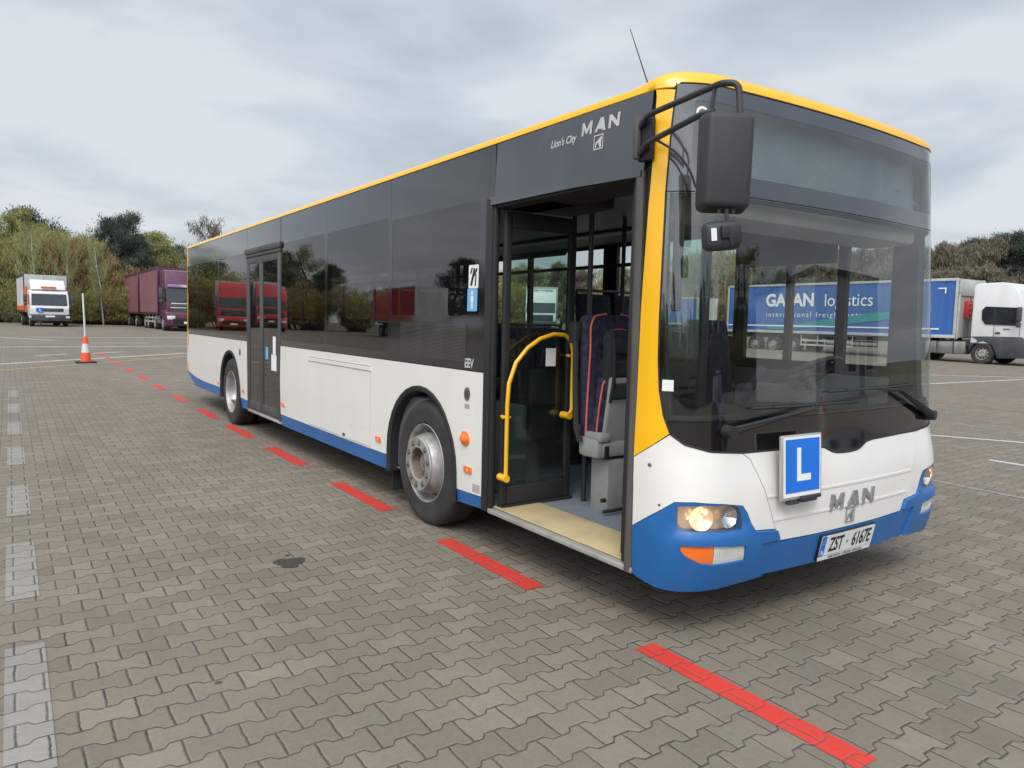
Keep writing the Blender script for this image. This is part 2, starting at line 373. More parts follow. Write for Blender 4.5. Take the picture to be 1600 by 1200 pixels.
    def prism(s, poly, axis, a, b, bev=0.0, seg=2):
        """poly of 2-D points extruded along axis from a to b. axis Y: poly=(x,z), X: (y,z), Z: (x,y)"""
        def mk(p, h): return {'Y': (p[0], h, p[1]), 'X': (h, p[0], p[1]), 'Z': (p[0], p[1], h)}[axis]
        A = [s.bm.verts.new(mk(p, a)) for p in poly]; B = [s.bm.verts.new(mk(p, b)) for p in poly]; n = len(poly)
        fs = [s.bm.faces.new(A[::-1]), s.bm.faces.new(B)]
        for i in range(n): fs.append(s.bm.faces.new((A[i], A[(i+1) % n], B[(i+1) % n], B[i])))
        if bev > 0:
            es = list({e for f in fs for e in f.edges})
            bmesh.ops.bevel(s.bm, geom=es, offset=bev, segments=seg, affect='EDGES', profile=0.5)
            fs = [f for f in s.bm.faces if f.is_valid and not f.tag]
        for f in s.bm.faces:
            if not f.tag: f.material_index = s.mi; f.smooth = s.sm
        return s
    def quad(s, *p):
        f = s.bm.faces.new([s.bm.verts.new(q) for q in p]); f.material_index = s.mi; f.smooth = False; return s
    def xform(s, mtx):
        for v in s.bm.verts: v.co = mtx @ v.co
        return s
    def freeze(s):
        for f in s.bm.faces: f.tag = True
        return s
    def build(s, name, mt, parent=None, angle=35):
        bmesh.ops.recalc_face_normals(s.bm, faces=s.bm.faces[:])
        me = bpy.data.meshes.new(name); s.bm.to_mesh(me); s.bm.free()
        me.set_sharp_from_angle(angle=math.radians(angle))
        return link(name, me, mt, parent)
def boxo(name, a, b, mt, parent=None, bev=0.0):
    return MB().box2(a, b, bev).build(name, mt, parent)
def tubeo(name, pts, r, mt, parent=None, smooth=0, n=10):
    return MB().tube(pts, r, n, smooth).build(name, mt, parent)
def text_bm(body, size=1.0, xs=1.0, bold=0.0, align='CENTER', shear=0.0, ext=0.0, spacing=1.0):
    cu = bpy.data.curves.new('t', 'FONT'); cu.body = body; cu.size = size; cu.align_x = align; cu.align_y = 'CENTER'
    cu.offset = bold; cu.shear = shear; cu.extrude = ext; cu.resolution_u = 4; cu.space_character = spacing
    o = bpy.data.objects.new('t', cu); COL.objects.link(o); bpy.context.view_layer.update()
    me = bpy.data.meshes.new_from_object(o.evaluated_get(bpy.context.evaluated_depsgraph_get()))
    bpy.data.objects.remove(o); bpy.data.curves.remove(cu)
    bm = bmesh.new(); bm.from_mesh(me); bpy.data.meshes.remove(me)
    for v in bm.verts: v.co.x *= xs
    return bm
def poly_bm(polys):
    bm = bmesh.new()
    for p in polys: bm.faces.new([bm.verts.new((x, y, 0)) for x, y in p])
    bmesh.ops.triangulate(bm, faces=bm.faces[:])
    return bm
def MAN_polys(w, h):
    """heavy slanted capitals, unit cell scaled to overall width w, height h"""
    Mp = [(0, 0), (.2, 0), (.22, .52), (.42, .1), (.55, .1), (.80, .52), (.80, 0), (1.02, 0), (1.06, 1), (.83, 1), (.50, .45), (.27, 1), (.06, 1)]
    A1 = [(0, 0), (.24, 0), (.34, .2), (.80, .2), (.83, 0), (1.07, 0), (.84, 1), (.53, 1)]
    Np = [(0, 0), (.22, 0), (.27, .58), (.80, 0), (1.0, 0), (1.06, 1), (.84, 1), (.79, .42), (.28, 1), (.06, 1)]
    out_ = []
    for k, (pp, x0) in enumerate(((Mp, 0), (A1, 1.30), (Np, 2.62))):
        out_.append([((x0+x+0.04*y)*w/3.75-w/2, y*h-h/2) for x, y in pp])
    return out_
def badge_polys(s_):
    fr = [[(-.5, -.5), (.5, -.5), (.5, -.42), (-.5, -.42)], [(-.5, .42), (.5, .42), (.5, .5), (-.5, .5)], [(-.5, -.42), (-.42, -.42), (-.42, .42), (-.5, .42)], [(.42, -.42), (.5, -.42), (.5, .42), (.42, .42)]]
    lion = [[(-.34, -.36), (-.24, -.36), (-.18, -.12), (0, -.02), (.10, -.36), (.20, -.36), (.16, .0), (.22, -.36), (.32, -.36), (.28, .06), (.38, .22), (.30, .34), (.14, .30), (.02, .16), (-.2, .06), (-.32, -.06)]]
    return [[(x*s_, y*s_) for x, y in p] for p in fr+lion]

# ------------------------------------------------------------------ bus shell: a curved skin addressed by (s, z); s runs round the plan outline
def interp(x, xs, ys):
    if x <= xs[0]: return ys[0]
    if x >= xs[-1]: return ys[-1]
    i = bisect_right(xs, x)-1; t = (x-xs[i])/(xs[i+1]-xs[i]); return ys[i]+(ys[i+1]-ys[i])*t
def make_ref():
    X0, k, a, b, n, Wd = -0.09, .05, .27, .34, 2.1, 1.25
    y1 = Wd-b; X1 = X0-k*y1*y1; pts = []
    for i in range(60): y = y1*i/60; pts.append((X0-k*y*y, y))
    for i in range(61):
        t = i/60*PI/2; pts.append(((X1-a)+a*max(math.cos(t), 0)**(2/n), y1+b*math.sin(t)**(2/n)))
    xr = -11.72; rr = .16
    pts.append((xr+rr, Wd))
    for i in range(1, 13):
        t = i/12*PI/2; pts.append((xr+rr-rr*math.sin(t), Wd-rr+rr*math.cos(t)))
    pts.append((xr, 0)); cum = [0]
    for p, q in zip(pts, pts[1:]): cum.append(cum[-1]+math.hypot(q[0]-p[0], q[1]-p[1]))
    return pts, cum
RP, RC = make_ref(); SMAX = RC[-1]
def ref(s):
    a = min(abs(s), SMAX); i = min(max(bisect_right(RC, a)-1, 0), len(RC)-2)
    t = (a-RC[i])/(RC[i+1]-RC[i]); x = RP[i][0]+(RP[i+1][0]-RP[i][0])*t; y = RP[i][1]+(RP[i+1][1]-RP[i][1])*t
    return x, (y if s >= 0 else -y)
ZX = [.2, .3, .45, .6, .75, .95, 1.6, 2.1, 2.65, 2.8]; DX = [-.03, .015, .045, .05, .045, .0, -.03, -.06, -.10, -.12]
ZY = [.2, .4, .8, 1.2, 2.65, 2.8]; DY = [-.02, 0, .008, 0, -.014, -.016]
def SP0(s, z):
    x, y = ref(s); w = min(max((x+.52)/.34, 0), 1); w = w*w*(3-2*w)
    return x+interp(z, ZX, DX)*w, y*(1+interp(z, ZY, DY)/1.25), z
def SN(s, z):
    e_ = .006; a = SP0(s-e_, z); b = SP0(s+e_, z); c = SP0(s, z-e_); g = SP0(s, z+e_)
    return (Vector(b)-Vector(a)).cross(Vector(g)-Vector(c)).normalized()
def SP(s, z, d=0.0): return Vector(SP0(s, z))+SN(s, z)*d
def sx(X): return -(1.39633+(-.401405-X))
def inside(p, poly):
    c = False; n = len(poly); x, y = p; j = n-1
    for i in range(n):
        xi, yi = poly[i]; xj, yj = poly[j]
        if (yi > y) != (yj > y) and x < (xj-xi)*(y-yi)/(yj-yi)+xi: c = not c
        j = i
    return c
def inset(poly, g):
    n = len(poly); ar = sum(poly[i][0]*poly[(i+1) % n][1]-poly[(i+1) % n][0]*poly[i][1] for i in range(n))
    sg = 1 if ar > 0 else -1; out_ = []
    for i in range(n):
        a, b, c = poly[i-1], poly[i], poly[(i+1) % n]
        d1 = (b[0]-a[0], b[1]-a[1]); d2 = (c[0]-b[0], c[1]-b[1]); l1 = math.hypot(*d1) or 1; l2 = math.hypot(*d2) or 1
        n1 = (-d1[1]/l1*sg, d1[0]/l1*sg); n2 = (-d2[1]/l2*sg, d2[0]/l2*sg)
        mx, my = n1[0]+n2[0], n1[1]+n2[1]; k = 2/max(mx*mx+my*my, .4)
        out_.append((b[0]+mx*k*g/1.0*.5*1.0, b[1]+my*k*g*.5))
    return out_
def densify(poly):
    out_ = []; n = len(poly)
    for i in range(n):
        a, b = poly[i], poly[(i+1) % n]; L_ = math.hypot(a[0]-b[0], a[1]-b[1])
        st = .05 if (abs(a[0]) < 1.9 or abs(b[0]) < 1.9) else .35
        k = max(1, int(L_/st+.5))
        for q in range(k): out_.append((a[0]+(b[0]-a[0])*q/k, a[1]+(b[1]-a[1])*q/k))
    return out_
def panel(name, poly, mt, parent, d=0.0, thick=.014, holes=(), disp=None, gap=.002, mirror=False, chamfer=.0):
    if gap: poly = inset(poly, gap); holes = [inset(h_, -gap) for h_ in holes] if holes else holes
    if mirror: poly = [(-a, b) for a, b in poly]; holes = [[(-a, b) for a, b in h_] for h_ in holes]
    loops = [densify(poly)]+[densify(h_) for h_ in holes]
    vs = []; es = []
    for lp in loops:
        k = len(vs); vs += [Vector(p) for p in lp]; es += [(k+i, k+(i+1) % len(lp)) for i in range(len(lp))]
    ss = [p[0] for p in poly]; zs = [p[1] for p in poly]
    s = min(ss)
    edge = [(Vector(a)) for lp in loops for a in lp]
    grid = []
    svals = []
    while s < max(ss):
        svals.append(s); s += .05 if abs(s) < 1.9 else .4
    z = min(zs)+.03
    zv = []
    while z < max(zs): zv.append(z); z += .08
    for a in svals:
        for b in zv:
            if inside((a, b), poly) and not any(inside((a, b), h_) for h_ in holes):
                if all(abs(q.x-a)+abs(q.y-b) > .02 for q in edge): grid.append(Vector((a, b)))
    vs += grid
    r = delaunay_2d_cdt(vs, es, [], 0, 1e-5)
    V, F = r[0], r[2]
    bm = bmesh.new(); dd = lambda a, b: d+(disp(abs(a), b) if disp else 0)
    bv = [bm.verts.new(SP(v.x, v.y, dd(v.x, v.y))) for v in V]
    for f in F:
        c = (sum(V[i].x for i in f)/3, sum(V[i].y for i in f)/3)
        if inside(c, poly) and not any(inside(c, h_) for h_ in holes):
            try: q = bm.faces.new([bv[i] for i in f]); q.smooth = True
            except ValueError: pass
    if thick:
        be = [e_ for e_ in bm.edges if len(e_.link_faces) == 1]; idx = {v: i for i, v in enumerate(bv)}
        top = {}; bot = {}
        for e_ in be:
            for v in e_.verts:
                if v not in top:
                    q = V[idx[v]]; top[v] = bm.verts.new(v.co); bot[v] = bm.verts.new(SP(q.x, q.y, d-thick))
        for e_ in be:
            a, b = e_.verts
            try: q = bm.faces.new((top[a], top[b], bot[b], bot[a])); q.smooth = False
            except ValueError: pass
    bmesh.ops.delete(bm, geom=[v for v in bm.verts if not v.link_faces], context='VERTS')
    me = bpy.data.meshes.new(name); bm.to_mesh(me); bm.free()
    me.set_sharp_from_angle(angle=math.radians(40))
    return link(name, me, mt, parent)
def decal(name, bm, s0, z0, d, mt, parent, mirror=False):
    for v in bm.verts: v.co = SP(s0+v.co.x, z0+v.co.y, d+v.co.z)
    me = bpy.data.meshes.new(name); bm.to_mesh(me); bm.free()
    return link(name, me, mt, parent)
def rect(a, b, c, d): return [(a, b), (c, b), (c, d), (a, d)]
def rrect(a, b, c, d, r=.02, n=4):
    out_ = []
    for (cx, cy, a0) in ((c-r, b+r, -PI/2), (c-r, d-r, 0), (a+r, d-r, PI/2), (a+r, b+r, PI)):
        for i in range(n+1): t = a0+i/n*PI/2; out_.append((cx+r*math.cos(t), cy+r*math.sin(t)))
    return out_
def disc(cx, cy, r, n=20, ry=None): return [(cx+r*math.cos(2*PI*i/n), cy+(ry or r)*math.sin(2*PI*i/n)) for i in range(n)]

# ================================================================== THE BUS
bus = empty('city_bus', (-2.7, 0, 0), 0, 'white, blue and yellow city bus with its front door open and headlamps lit', 'bus')
# the parts are written in world metres, so parent them with the inverse of the root's place
_link = link
BUSM = Matrix.Translation((2.7, 0, 0))
def link(name, me, mt, parent=None):
    o = _link(name, me, mt, parent)
    if parent is not None:
        p = parent
        while p.parent is not None: p = p.parent
        if p is bus and parent is bus: o.matrix_parent_inverse = BUSM.copy()
    return o
B = bus
E_, S0_ = sx(-.46), sx(-.46)
wind = [(-1.224, 2.69), (-1.238, 2.6), (-1.255, 2.486), (-1.286, 2.184), (-1.300, 1.882), (-1.311, 1.577), (-1.312, 1.393), (-1.302, 1.239), (-1.277, 1.117), (-1.243, 1.033), (-1.173, .985), (-1.045, .951), (-.839, .933), (-.617, .932), (-.273, .925), (-.207, .917), (-.139, .889), (-.094, .879), (-.03, .876)]
mir = lambda L_: [(-a, b) for a, b in reversed(L_)]
sideX = lambda L_: [(sx(a), b) for a, b in L_]
ARF = [(-3.325, .30)]+[(-2.765-.56*math.cos(t), .49+.56*math.sin(t)) for t in [i/16*PI for i in range(0, 17)]]+[(-2.205, .28)]
ARR = [(-9.13, .34)]+[(-8.575-.555*math.cos(t), .50+.555*math.sin(t)) for t in [i/16*PI for i in range(0, 17)]]+[(-8.02, .30)]
# --- dark structure behind the panels (seen through the gaps); both sides
panes = [(-11.5, -9.27), (-9.21, -7.69), (-6.21, -4.82), (-4.76, -3.36)]
pane_z = (1.30, 2.34)
front_hole = [(-1.24, 1.12), (1.24, 1.12), (1.285, 1.5), (1.27, 2.17), (-1.27, 2.17), (-1.285, 1.5)]
sign_hole = [(-1.13, 2.285), (1.10, 2.285), (1.07, 2.60), (-1.10, 2.60)]
hl = [(-1.231, .690), (-1.10, .699), (-.938, .690), (-.895, .668), (-.876, .610), (-.876, .565), (-.997, .566), (-1.207, .573), (-1.231, .592)]
ind = [(-1.212, .505), (-1.054, .503), (-.852, .482), (-.846, .408), (-1.046, .410), (-1.123, .423), (-1.188, .455), (-1.207, .478)]
back = [(sx(-11.6), .62), (sx(-11.39), .52), (sx(-10.7), .36), (sx(-9.13), .35)]+sideX(ARR[1:-1])+[(sx(-8.02), .33), (sx(-7.69), .33), (sx(-7.69), 2.38), (sx(-6.21), 2.38), (sx(-6.21), .33), (sx(-3.325), .33)]+sideX(ARF[1:-1])+[(sx(-2.205), .31), (sx(-1.83), .31), (sx(-1.83), 2.30), (sx(-.47), 2.30), (sx(-.47), .32), (-1.2, .32), (1.2, .32), (1.46, .32), (sx(-3.325)*-1, .33)]+[(-a, b) for a, b in reversed(sideX(ARF[1:-1]))][0:0]
def hole(a, b, c, d): return rect(sx(a), b, sx(c), d)
left_panes = [(-11.5, -9.27), (-9.21, -7.69), (-7.63, -6.27), (-6.21, -4.82), (-4.76, -3.50), (-3.30, -1.85), (-1.74, -1.36), (-1.31, -.93), (-.86, -.53)]
lz = lambda a: (1.30, 2.16) if a > -1.8 else (1.47, 2.31)
bk = [(sx(-11.6), .62), (sx(-11.39), .52), (sx(-10.7), .36)]+sideX([(-9.15, .35)])+sideX([(x-(.02 if x < -8.6 else -.02), z) for x, z in ARR[1:-1]])+[(sx(-8.0), .33), (sx(-7.69), .33), (sx(-7.69), 2.38), (sx(-6.21), 2.38), (sx(-6.21), .33), (sx(-3.345), .33)]+sideX([(x-(.02 if x < -2.8 else -.02), z) for x, z in ARF[1:-1]])+[(sx(-2.185), .31), (sx(-1.84), .31), (sx(-1.84), 2.31), (sx(-.49), 2.31), (sx(-.49), .32), (-1.33, .32), (-1.33, 2.67), (sx(-11.6), 2.67)]
panel('body_frame', bk, 'black_rubber', B, d=-.018, thick=.03, gap=0,
      holes=[hole(a, pane_z[0], c, pane_z[1]) for a, c in panes]+[hole(-3.28, 1.585, -1.97, 2.32)])
bk2 = [(sx(-11.6), .62), (sx(-11.39), .52), (sx(-10.7), .36), (sx(-9.15), .35)]+sideX([(x-(.02 if x < -8.6 else -.02), z) for x, z in ARR[1:-1]])+[(sx(-8.0), .33), (sx(-3.345), .33)]+sideX([(x-(.02 if x < -2.8 else -.02), z) for x, z in ARF[1:-1]])+[(sx(-2.185), .31), (-1.33, .32), (-1.33, 2.67), (sx(-11.6), 2.67)]
panel('body_frame', bk2, 'black_rubber', B, d=-.018, thick=.03, gap=0, mirror=True,
      holes=[hole(a, lz(a)[0], c, lz(a)[1]) for a, c in left_panes])
hlm = [(-a_, b_) for a_, b_ in hl]
panel('front_frame', [(-1.33, .32), (1.33, .32), (1.33, 2.67), (-1.33, 2.67)], 'black_rubber', B, d=-.018, thick=.03, gap=0,
      holes=[[(-1.24, 1.12), (1.24, 1.12), (1.275, 1.5), (1.26, 2.17), (-1.26, 2.17), (-1.275, 1.5)], [(-1.10, 2.285), (1.10, 2.285), (1.08, 2.60), (-1.08, 2.60)], inset(hl, -.004), inset(hlm, -.004)])
# --- side skin, door side
zb = 1.212
def skirt(name, pts, mt, mirror=False, **k): return panel(name, sideX(pts), mt, B, mirror=mirror, **k)
for mr_ in (False, True):
    # rear quarter
    skirt('skirt_panel', [(-11.6, zb), (-11.6, .565)]+[(-10.9, .50), (-10.3, .475), (-9.12, .474)]+[p for p in ARR[1:-1] if p[0] < -8.0 and p[1] > .45]+[(-8.02, .44), (-8.02 if mr_ else -7.67, .43), (-8.02 if mr_ else -7.67, zb)], 'white_paint', mr_)
    panel('skirt_strip', sideX([(-11.6, .560), (-10.9, .497), (-10.3, .472), (-9.13, .471), (-9.13, .345), (-10.0, .338), (-10.72, .348), (-11.15, .41), (-11.42, .50), (-11.6, .545)]), 'blue_paint', B, mirror=mr_)
    skirt('skirt_strip', [(-8.02, .437), (-7.67 if not mr_ else -6.24, .43), (-7.67 if not mr_ else -6.24, .31), (-8.02, .305)], 'blue_paint', mr_)
    if mr_: skirt('skirt_panel', [(-8.02, zb), (-8.02, .44), (-6.24, .43), (-6.24, zb)], 'white_paint', True)
    skirt('skirt_panel', [(-6.24, zb), (-6.24, .420), (-5.285, .422), (-5.285, 1.14), (-3.685, 1.14), (-3.685, .425), (-3.325, .427)]+[p for p in ARF[1:9] if p[1] > .43]+[(-2.95, zb)], 'white_paint', mr_)
    skirt('service_flap', [(-5.28, .437), (-3.69, .437), (-3.69, 1.098), (-5.28, 1.098)], 'white_paint', mr_, d=.002, gap=.005)
    skirt('flap_hinge', [(-5.29, 1.100), (-3.68, 1.100), (-3.68, 1.138), (-5.29, 1.138)], 'white_paint', mr_, d=.010, gap=.001)
    skirt('skirt_panel', [(-5.28, .434), (-3.69, .434), (-3.69, .424), (-5.28, .422)], 'white_paint', mr_, gap=0)
    skirt('skirt_strip', [(-6.24, .417), (-3.33, .423), (-3.33, .30), (-6.24, .292)], 'blue_paint', mr_)
    e1 = -1.855 if not mr_ else -.46
    skirt('skirt_panel', [(-2.945, zb)]+[p for p in ARF[8:-1] if p[0] > -2.95 and p[1] > .36]+[(-2.205, .372), (e1, .385), (e1, zb)], 'white_paint', mr_)
    skirt('skirt_strip', [(-2.205, .369), (e1, .382), (e1, .300), (-2.205, .283)], 'blue_paint', mr_)
    # wheel-arch lips and boxes
    for AR in (ARF, ARR):
        bm = bmesh.new(); prev = None; sg = 1 if mr_ else -1
        cx = -2.765 if AR is ARF else -8.575
        rows = []
        for (x, z) in AR:
            cz = .49; dx, dz = x-cx, z-cz; l = math.hypot(dx, dz) or 1; nx, nz = dx/l, dz/l
            if z < .49: nx, nz = (1 if dx > 0 else -1), 0
            rows.append([(x+nx*.004, sg*1.252, z+nz*.004), (x+nx*.002, sg*1.268, z), (x-nx*.020, sg*1.270, z-nz*.020), (x-nx*.040, sg*1.255, z-nz*.040), (x-nx*.045, sg*.80, z-nz*.045)])
        vv = [[bm.verts.new(p) for p in r] for r in rows]
        for a, b in zip(vv, vv[1:]):
            for i in range(4): f = bm.faces.new((a[i], a[i+1], b[i+1], b[i])); f.smooth = True
        me = bpy.data.meshes.new('wheel_arch'); bm.to_mesh(me); bm.free(); me.set_sharp_from_angle(angle=math.radians(50)); link('wheel_arch', me, 'black_rubber', B)
# --- side glazing, door side
def window(a, c, z0=1.216, z1=2.664, hz=None, hole_=None, mirror=False, paneM='glass_side', frM='black_gloss', sill=None):
    fr = panel('side_window', rect(sx(a), z0, sx(c), z1), frM, B, d=.001, holes=[hole_] if hole_ else [], mirror=mirror, gap=.0035)
    if hole_: panel('window_pane', inset(hole_, -.002), paneM, fr_parent(fr), d=.0, thick=0, mirror=mirror, gap=0)
    return fr
def fr_parent(o): return o
def sub(o, parent):      # make o a sub-part, keeping its world place
    o.parent = parent; o.matrix_parent_inverse = Matrix.Identity(4); return o
for a, c in ((-11.6, -10.70), (-10.70, -9.24), (-9.24, -7.67), (-6.23, -4.79), (-4.79, -3.33)):
    h0 = rrect(sx(a)+(.10 if a < -11 else .035), 1.285, sx(c)-.035, 2.36, .03)
    window(a, c, hole_=h0, paneM='glass_side')
w = panel('side_window', rect(sx(-3.33), 1.216, sx(-1.862), 2.664), 'black_gloss', B, d=.001, holes=[rrect(sx(-3.295), 1.585, sx(-1.965), 2.335, .02)], gap=.0035)
panel('window_pane', rrect(sx(-3.297), 1.583, sx(-1.963), 2.337, .02), 'glass_side', w, d=0, thick=0, gap=0)
gr_ = MB()
for i in range(26): zz = 1.275+i*.0098; gr_.box2((-3.12, -1.2535, zz), (-2.10, -1.2525, zz+.0045))
gr_.build('vent_slats', 'grey_trim', w)
panel('door_header', rect(sx(-7.665), 2.40, sx(-6.245), 2.664), 'black_gloss', B, d=.001, gap=.003)
hd = panel('door_header', [(sx(-1.80), 2.34), (sx(-1.0), 2.335), (-1.463, 2.30), (-1.392, 2.664), (-1.42, 2.668), (sx(-1.785), 2.664)], 'black_band', B, d=.001, gap=.003)
panel('door_lip', [(sx(-1.83), 2.285), (sx(-1.83), 2.338), (sx(-1.0), 2.333), (-1.463, 2.298), (-1.463, 2.268), (sx(-1.0), 2.283)], 'black_band', B, d=.022, thick=.06, gap=.001)
panel('side_window', rect(sx(-1.862), 2.34, sx(-1.795), 2.664), 'black_gloss', B, d=.001, gap=.001)
# --- off side: panes seen from inside
for a, c in left_panes:
    z0, z1 = lz(a)
    panel('off_side_window', rrect(sx(a)-.01, z0-.01, sx(c)+.01, z1+.01, .03), 'glass_far', B, d=-.012, thick=0, gap=0, mirror=True)
hl_l = [rect(sx(a)+.0, lz(a)[0], sx(c), lz(a)[1]) for a, c in left_panes]
panel('off_side_cladding', [(sx(-11.6), zb), (sx(-.46), zb), (sx(-.46), 2.664), (sx(-11.6), 2.664)], 'black_gloss', B, d=.001, holes=hl_l, mirror=True)
# --- yellow corner pillars and side roof band
for mr_ in (False, True):
    yl = [(-1.229, 2.66), (-1.238, 2.6), (-1.255, 2.486), (-1.286, 2.184), (-1.300, 1.882), (-1.311, 1.577), (-1.312, 1.393), (-1.302, 1.239), (-1.277, 1.117), (-1.245, 1.035), (-1.329, .972), (-1.447, .897), (-1.444, 1.2), (-1.440, 1.638), (-1.426, 1.886), (-1.410, 2.13), (-1.392, 2.265), (-1.385, 2.35), (-1.374, 2.521), (-1.362, 2.635), (-1.368, 2.666)]
    panel('corner_pillar', yl, 'yellow_paint', B, d=.002, mirror=mr_, gap=.0015)
    # white and blue front corners
    cornw = [(-1.447, .894), (-1.329, .969), (-1.243, 1.030), (-1.173, .982), (-1.045, .948), (-.842, .930), (-.794, .899), (-.754, .825), (-.703, .709), (-.653, .589), (-.626, .534), (-.785, .546), (-.836, .643), (-.867, .680), (-1.0, .702), (-1.151, .716), (-1.24, .711), (-1.447, .547)]
    panel('front_corner_panel', cornw, 'white_paint', B, d=.0, mirror=mr_, gap=.0012)
    lip = lambda s, z: (.020*max(0, min(1, (.560-z)/.012)) if (s < 1.40 and z < .56) else 0)*max(0, min(1, (1.36-s)/.12))
    cornb = [(-1.447, .544), (-1.24, .709), (-1.151, .714), (-1.0, .700), (-.867, .678), (-.836, .641), (-.785, .544), (-.626, .530), (-.602, .480), (-.741, .478), (-.731, .442), (-.693, .300), (-.80, .292), (-.916, .286), (-1.105, .276), (-1.205, .272), (-1.303, .270), (-1.41, .285), (-1.447, .30)]
    panel('bumper_corner', cornb, 'blue_paint', B, d=.0, thick=.04, disp=lip, holes=[hl, ind], mirror=mr_, gap=.001)
# --- bonnet panel with its V notch
hood = [(-.836, .930), (-.617, .929), (-.273, .922), (-.205, .914), (-.137, .886), (-.092, .876)]
hood = hood+mir(hood)+[(.791, .899), (.751, .825), (.700, .709), (.650, .589), (.595, .468), (.30, .463), (-.30, .463), (-.595, .468), (-.650, .589), (-.700, .709), (-.751, .825), (-.791, .899)]
def hdisp(s, z):
    k1 = max(0, min(1, (.708-z)/.010)); k2 = max(0, min(1, (.590-z)/.010)); return .003-.008*k1+.008*k2 if False else .003+.006*k1*(1-k2)
panel('bonnet_panel', hood, 'white_paint', B, d=.0, disp=None, thick=.02)
for z_ in (.706, .583):
    panel('bonnet_crease', rect(-.695 if z_ > .6 else -.64, z_-.006, .695 if z_ > .6 else .64, z_+.006), 'white_paint', B, d=.0045, thick=.0045, gap=0)
bc = panel('bumper_panel', [(-.738, .475), (-.60, .476), (-.595, .462), (-.30, .459), (.30, .459), (.595, .462), (.60, .476), (.738, .475), (.728, .440), (.690, .300), (.35, .296), (0, .295), (-.35, .296), (-.690, .300), (-.728, .440)], 'blue_paint', B, d=.008, thick=.05)
# black apron, windscreen, header, destination window
apr = [(-1.268, 1.093)]+[p for p in wind if p[1] < 1.09]
apr = apr+mir(apr)
panel('windscreen_apron', apr, 'black_gloss', B, d=-.001, gap=.001)
scr = [(-1.270, 1.095), (-1.277, 1.117), (-1.302, 1.239), (-1.312, 1.393), (-1.311, 1.577), (-1.300, 1.882), (-1.286, 2.184)]
scr_o = scr+mir(scr)
scr_i = [(-1.245, 1.105), (-1.27, 1.20), (-1.285, 1.393), (-1.285, 1.577), (-1.275, 1.882), (-1.262, 2.180)]
ws = panel('windscreen', inset(scr_o, .001), 'glass_screen', B, d=.0, thick=0, gap=0)
panel('screen_border', scr_o, 'black_gloss', ws, d=-.004, thick=.01, holes=[scr_i+mir(scr_i)], gap=0)
hdr = [(-1.286, 2.187), (-1.255, 2.486), (-1.238, 2.6), (-1.224, 2.688)]; hdr = hdr+mir(hdr)
dw = [(-1.16, 2.28), (1.12, 2.285), (1.09, 2.61), (-1.13, 2.61)]
hdrp = panel('windscreen_header', hdr, 'black_band', B, d=0, holes=[dw], gap=.001)
panel('destination_window', inset(dw, -.002), 'glass_sign', B, d=-.001, thick=0, gap=0)
ledb = panel('destination_display', [(-1.17, 2.26), (1.14, 2.26), (1.1, 2.63), (-1.14, 2.63)], 'led', B, d=-.10, thick=.03, gap=0)
for i in range(30):
    z_ = 2.28+i*.0113
    panel('display_rib', rect(-.95, z_, .55, z_+.004), 'led_rib', ledb, d=-.085, thick=0, gap=0)
# seal lines round the screen
def along(pts, d, r, name, mt, parent, closed=False):
    P_ = [SP(a, b, d) for a, b in densify(pts)][: (None if closed else None)]
    if not closed: P_ = [SP(a, b, d) for a, b in [(pts[i][0]+(pts[i+1][0]-pts[i][0])*k/6, pts[i][1]+(pts[i+1][1]-pts[i][1])*k/6) for i in range(len(pts)-1) for k in range(6)]+[pts[-1]]]
    return tubeo(name, P_, r, mt, parent, n=6)
along(wind+mir(wind), .0, .005, 'screen_seal', 'black_rubber', B)
along([(-1.22, 2.689), (0, 2.689), (1.22, 2.689)], -.001, .004, 'roof_gutter', 'black_rubber', B)

# --- roof
prof = [(.001, 2.692), (-.004, 2.694), (0, 2.715), (.012, 2.738), (.035, 2.758), (.07, 2.772), (.14, 2.785), (.30, 2.80), (.7, 2.83), (1.245, 2.845)]
NS = 140; ss_ = []
s = 0
while s < SMAX: ss_.append(s); s += .04 if s < 1.8 else (.5 if s < 12 else .05)
ss_.append(SMAX); full = [-a for a in reversed(ss_[1:-1])]+ss_
rings = []
xm = -5.9
for ins, z in prof:
    rg = []
    z0_ = z
    for s in full:
        z = z0_; x, y, _ = SP0(s, 2.69); k = 1-ins/1.24
        fx = x-(ins*1.0 if x > xm else -ins)*min(1, abs((x-xm)/5.0))
        if z < 2.70 and abs(s) > 1.226: z = 2.667 if ins > 0 else 2.672
        ws_ = min(1, max(0, (abs(s)-1.22)/.35)); z = 2.667+(z-2.667)*(1-.42*ws_)
        rg.append((fx, y*k, z))
    rings.append(rg)
MB().ring(rings, True, False, True).build('roof', 'yellow_paint', B, 60)
# rear wall
rw = [p for p in ss_ if p >= -sx(-11.45)]
rear = []
bmr = bmesh.new(); full_r = rw+[-a for a in reversed(rw[:-1])]
rows = [[bmr.verts.new(SP(s, z, .0)) for s in full_r] for z in (.56, 1.21, 1.9, 2.69)]
for a, b in zip(rows, rows[1:]):
    for i in range(len(a)-1): f = bmr.faces.new((a[i], a[i+1], b[i+1], b[i])); f.smooth = True
me = bpy.data.meshes.new('rear_wall'); bmr.to_mesh(me); bmr.free(); link('rear_wall', me, 'yellow_paint', B)
for sy in (-1, 1): boxo('rear_lamp', (-11.735, sy*1.13-.05, .72), (-11.69, sy*1.13+.05, .98), 'red_lens', B, .01)
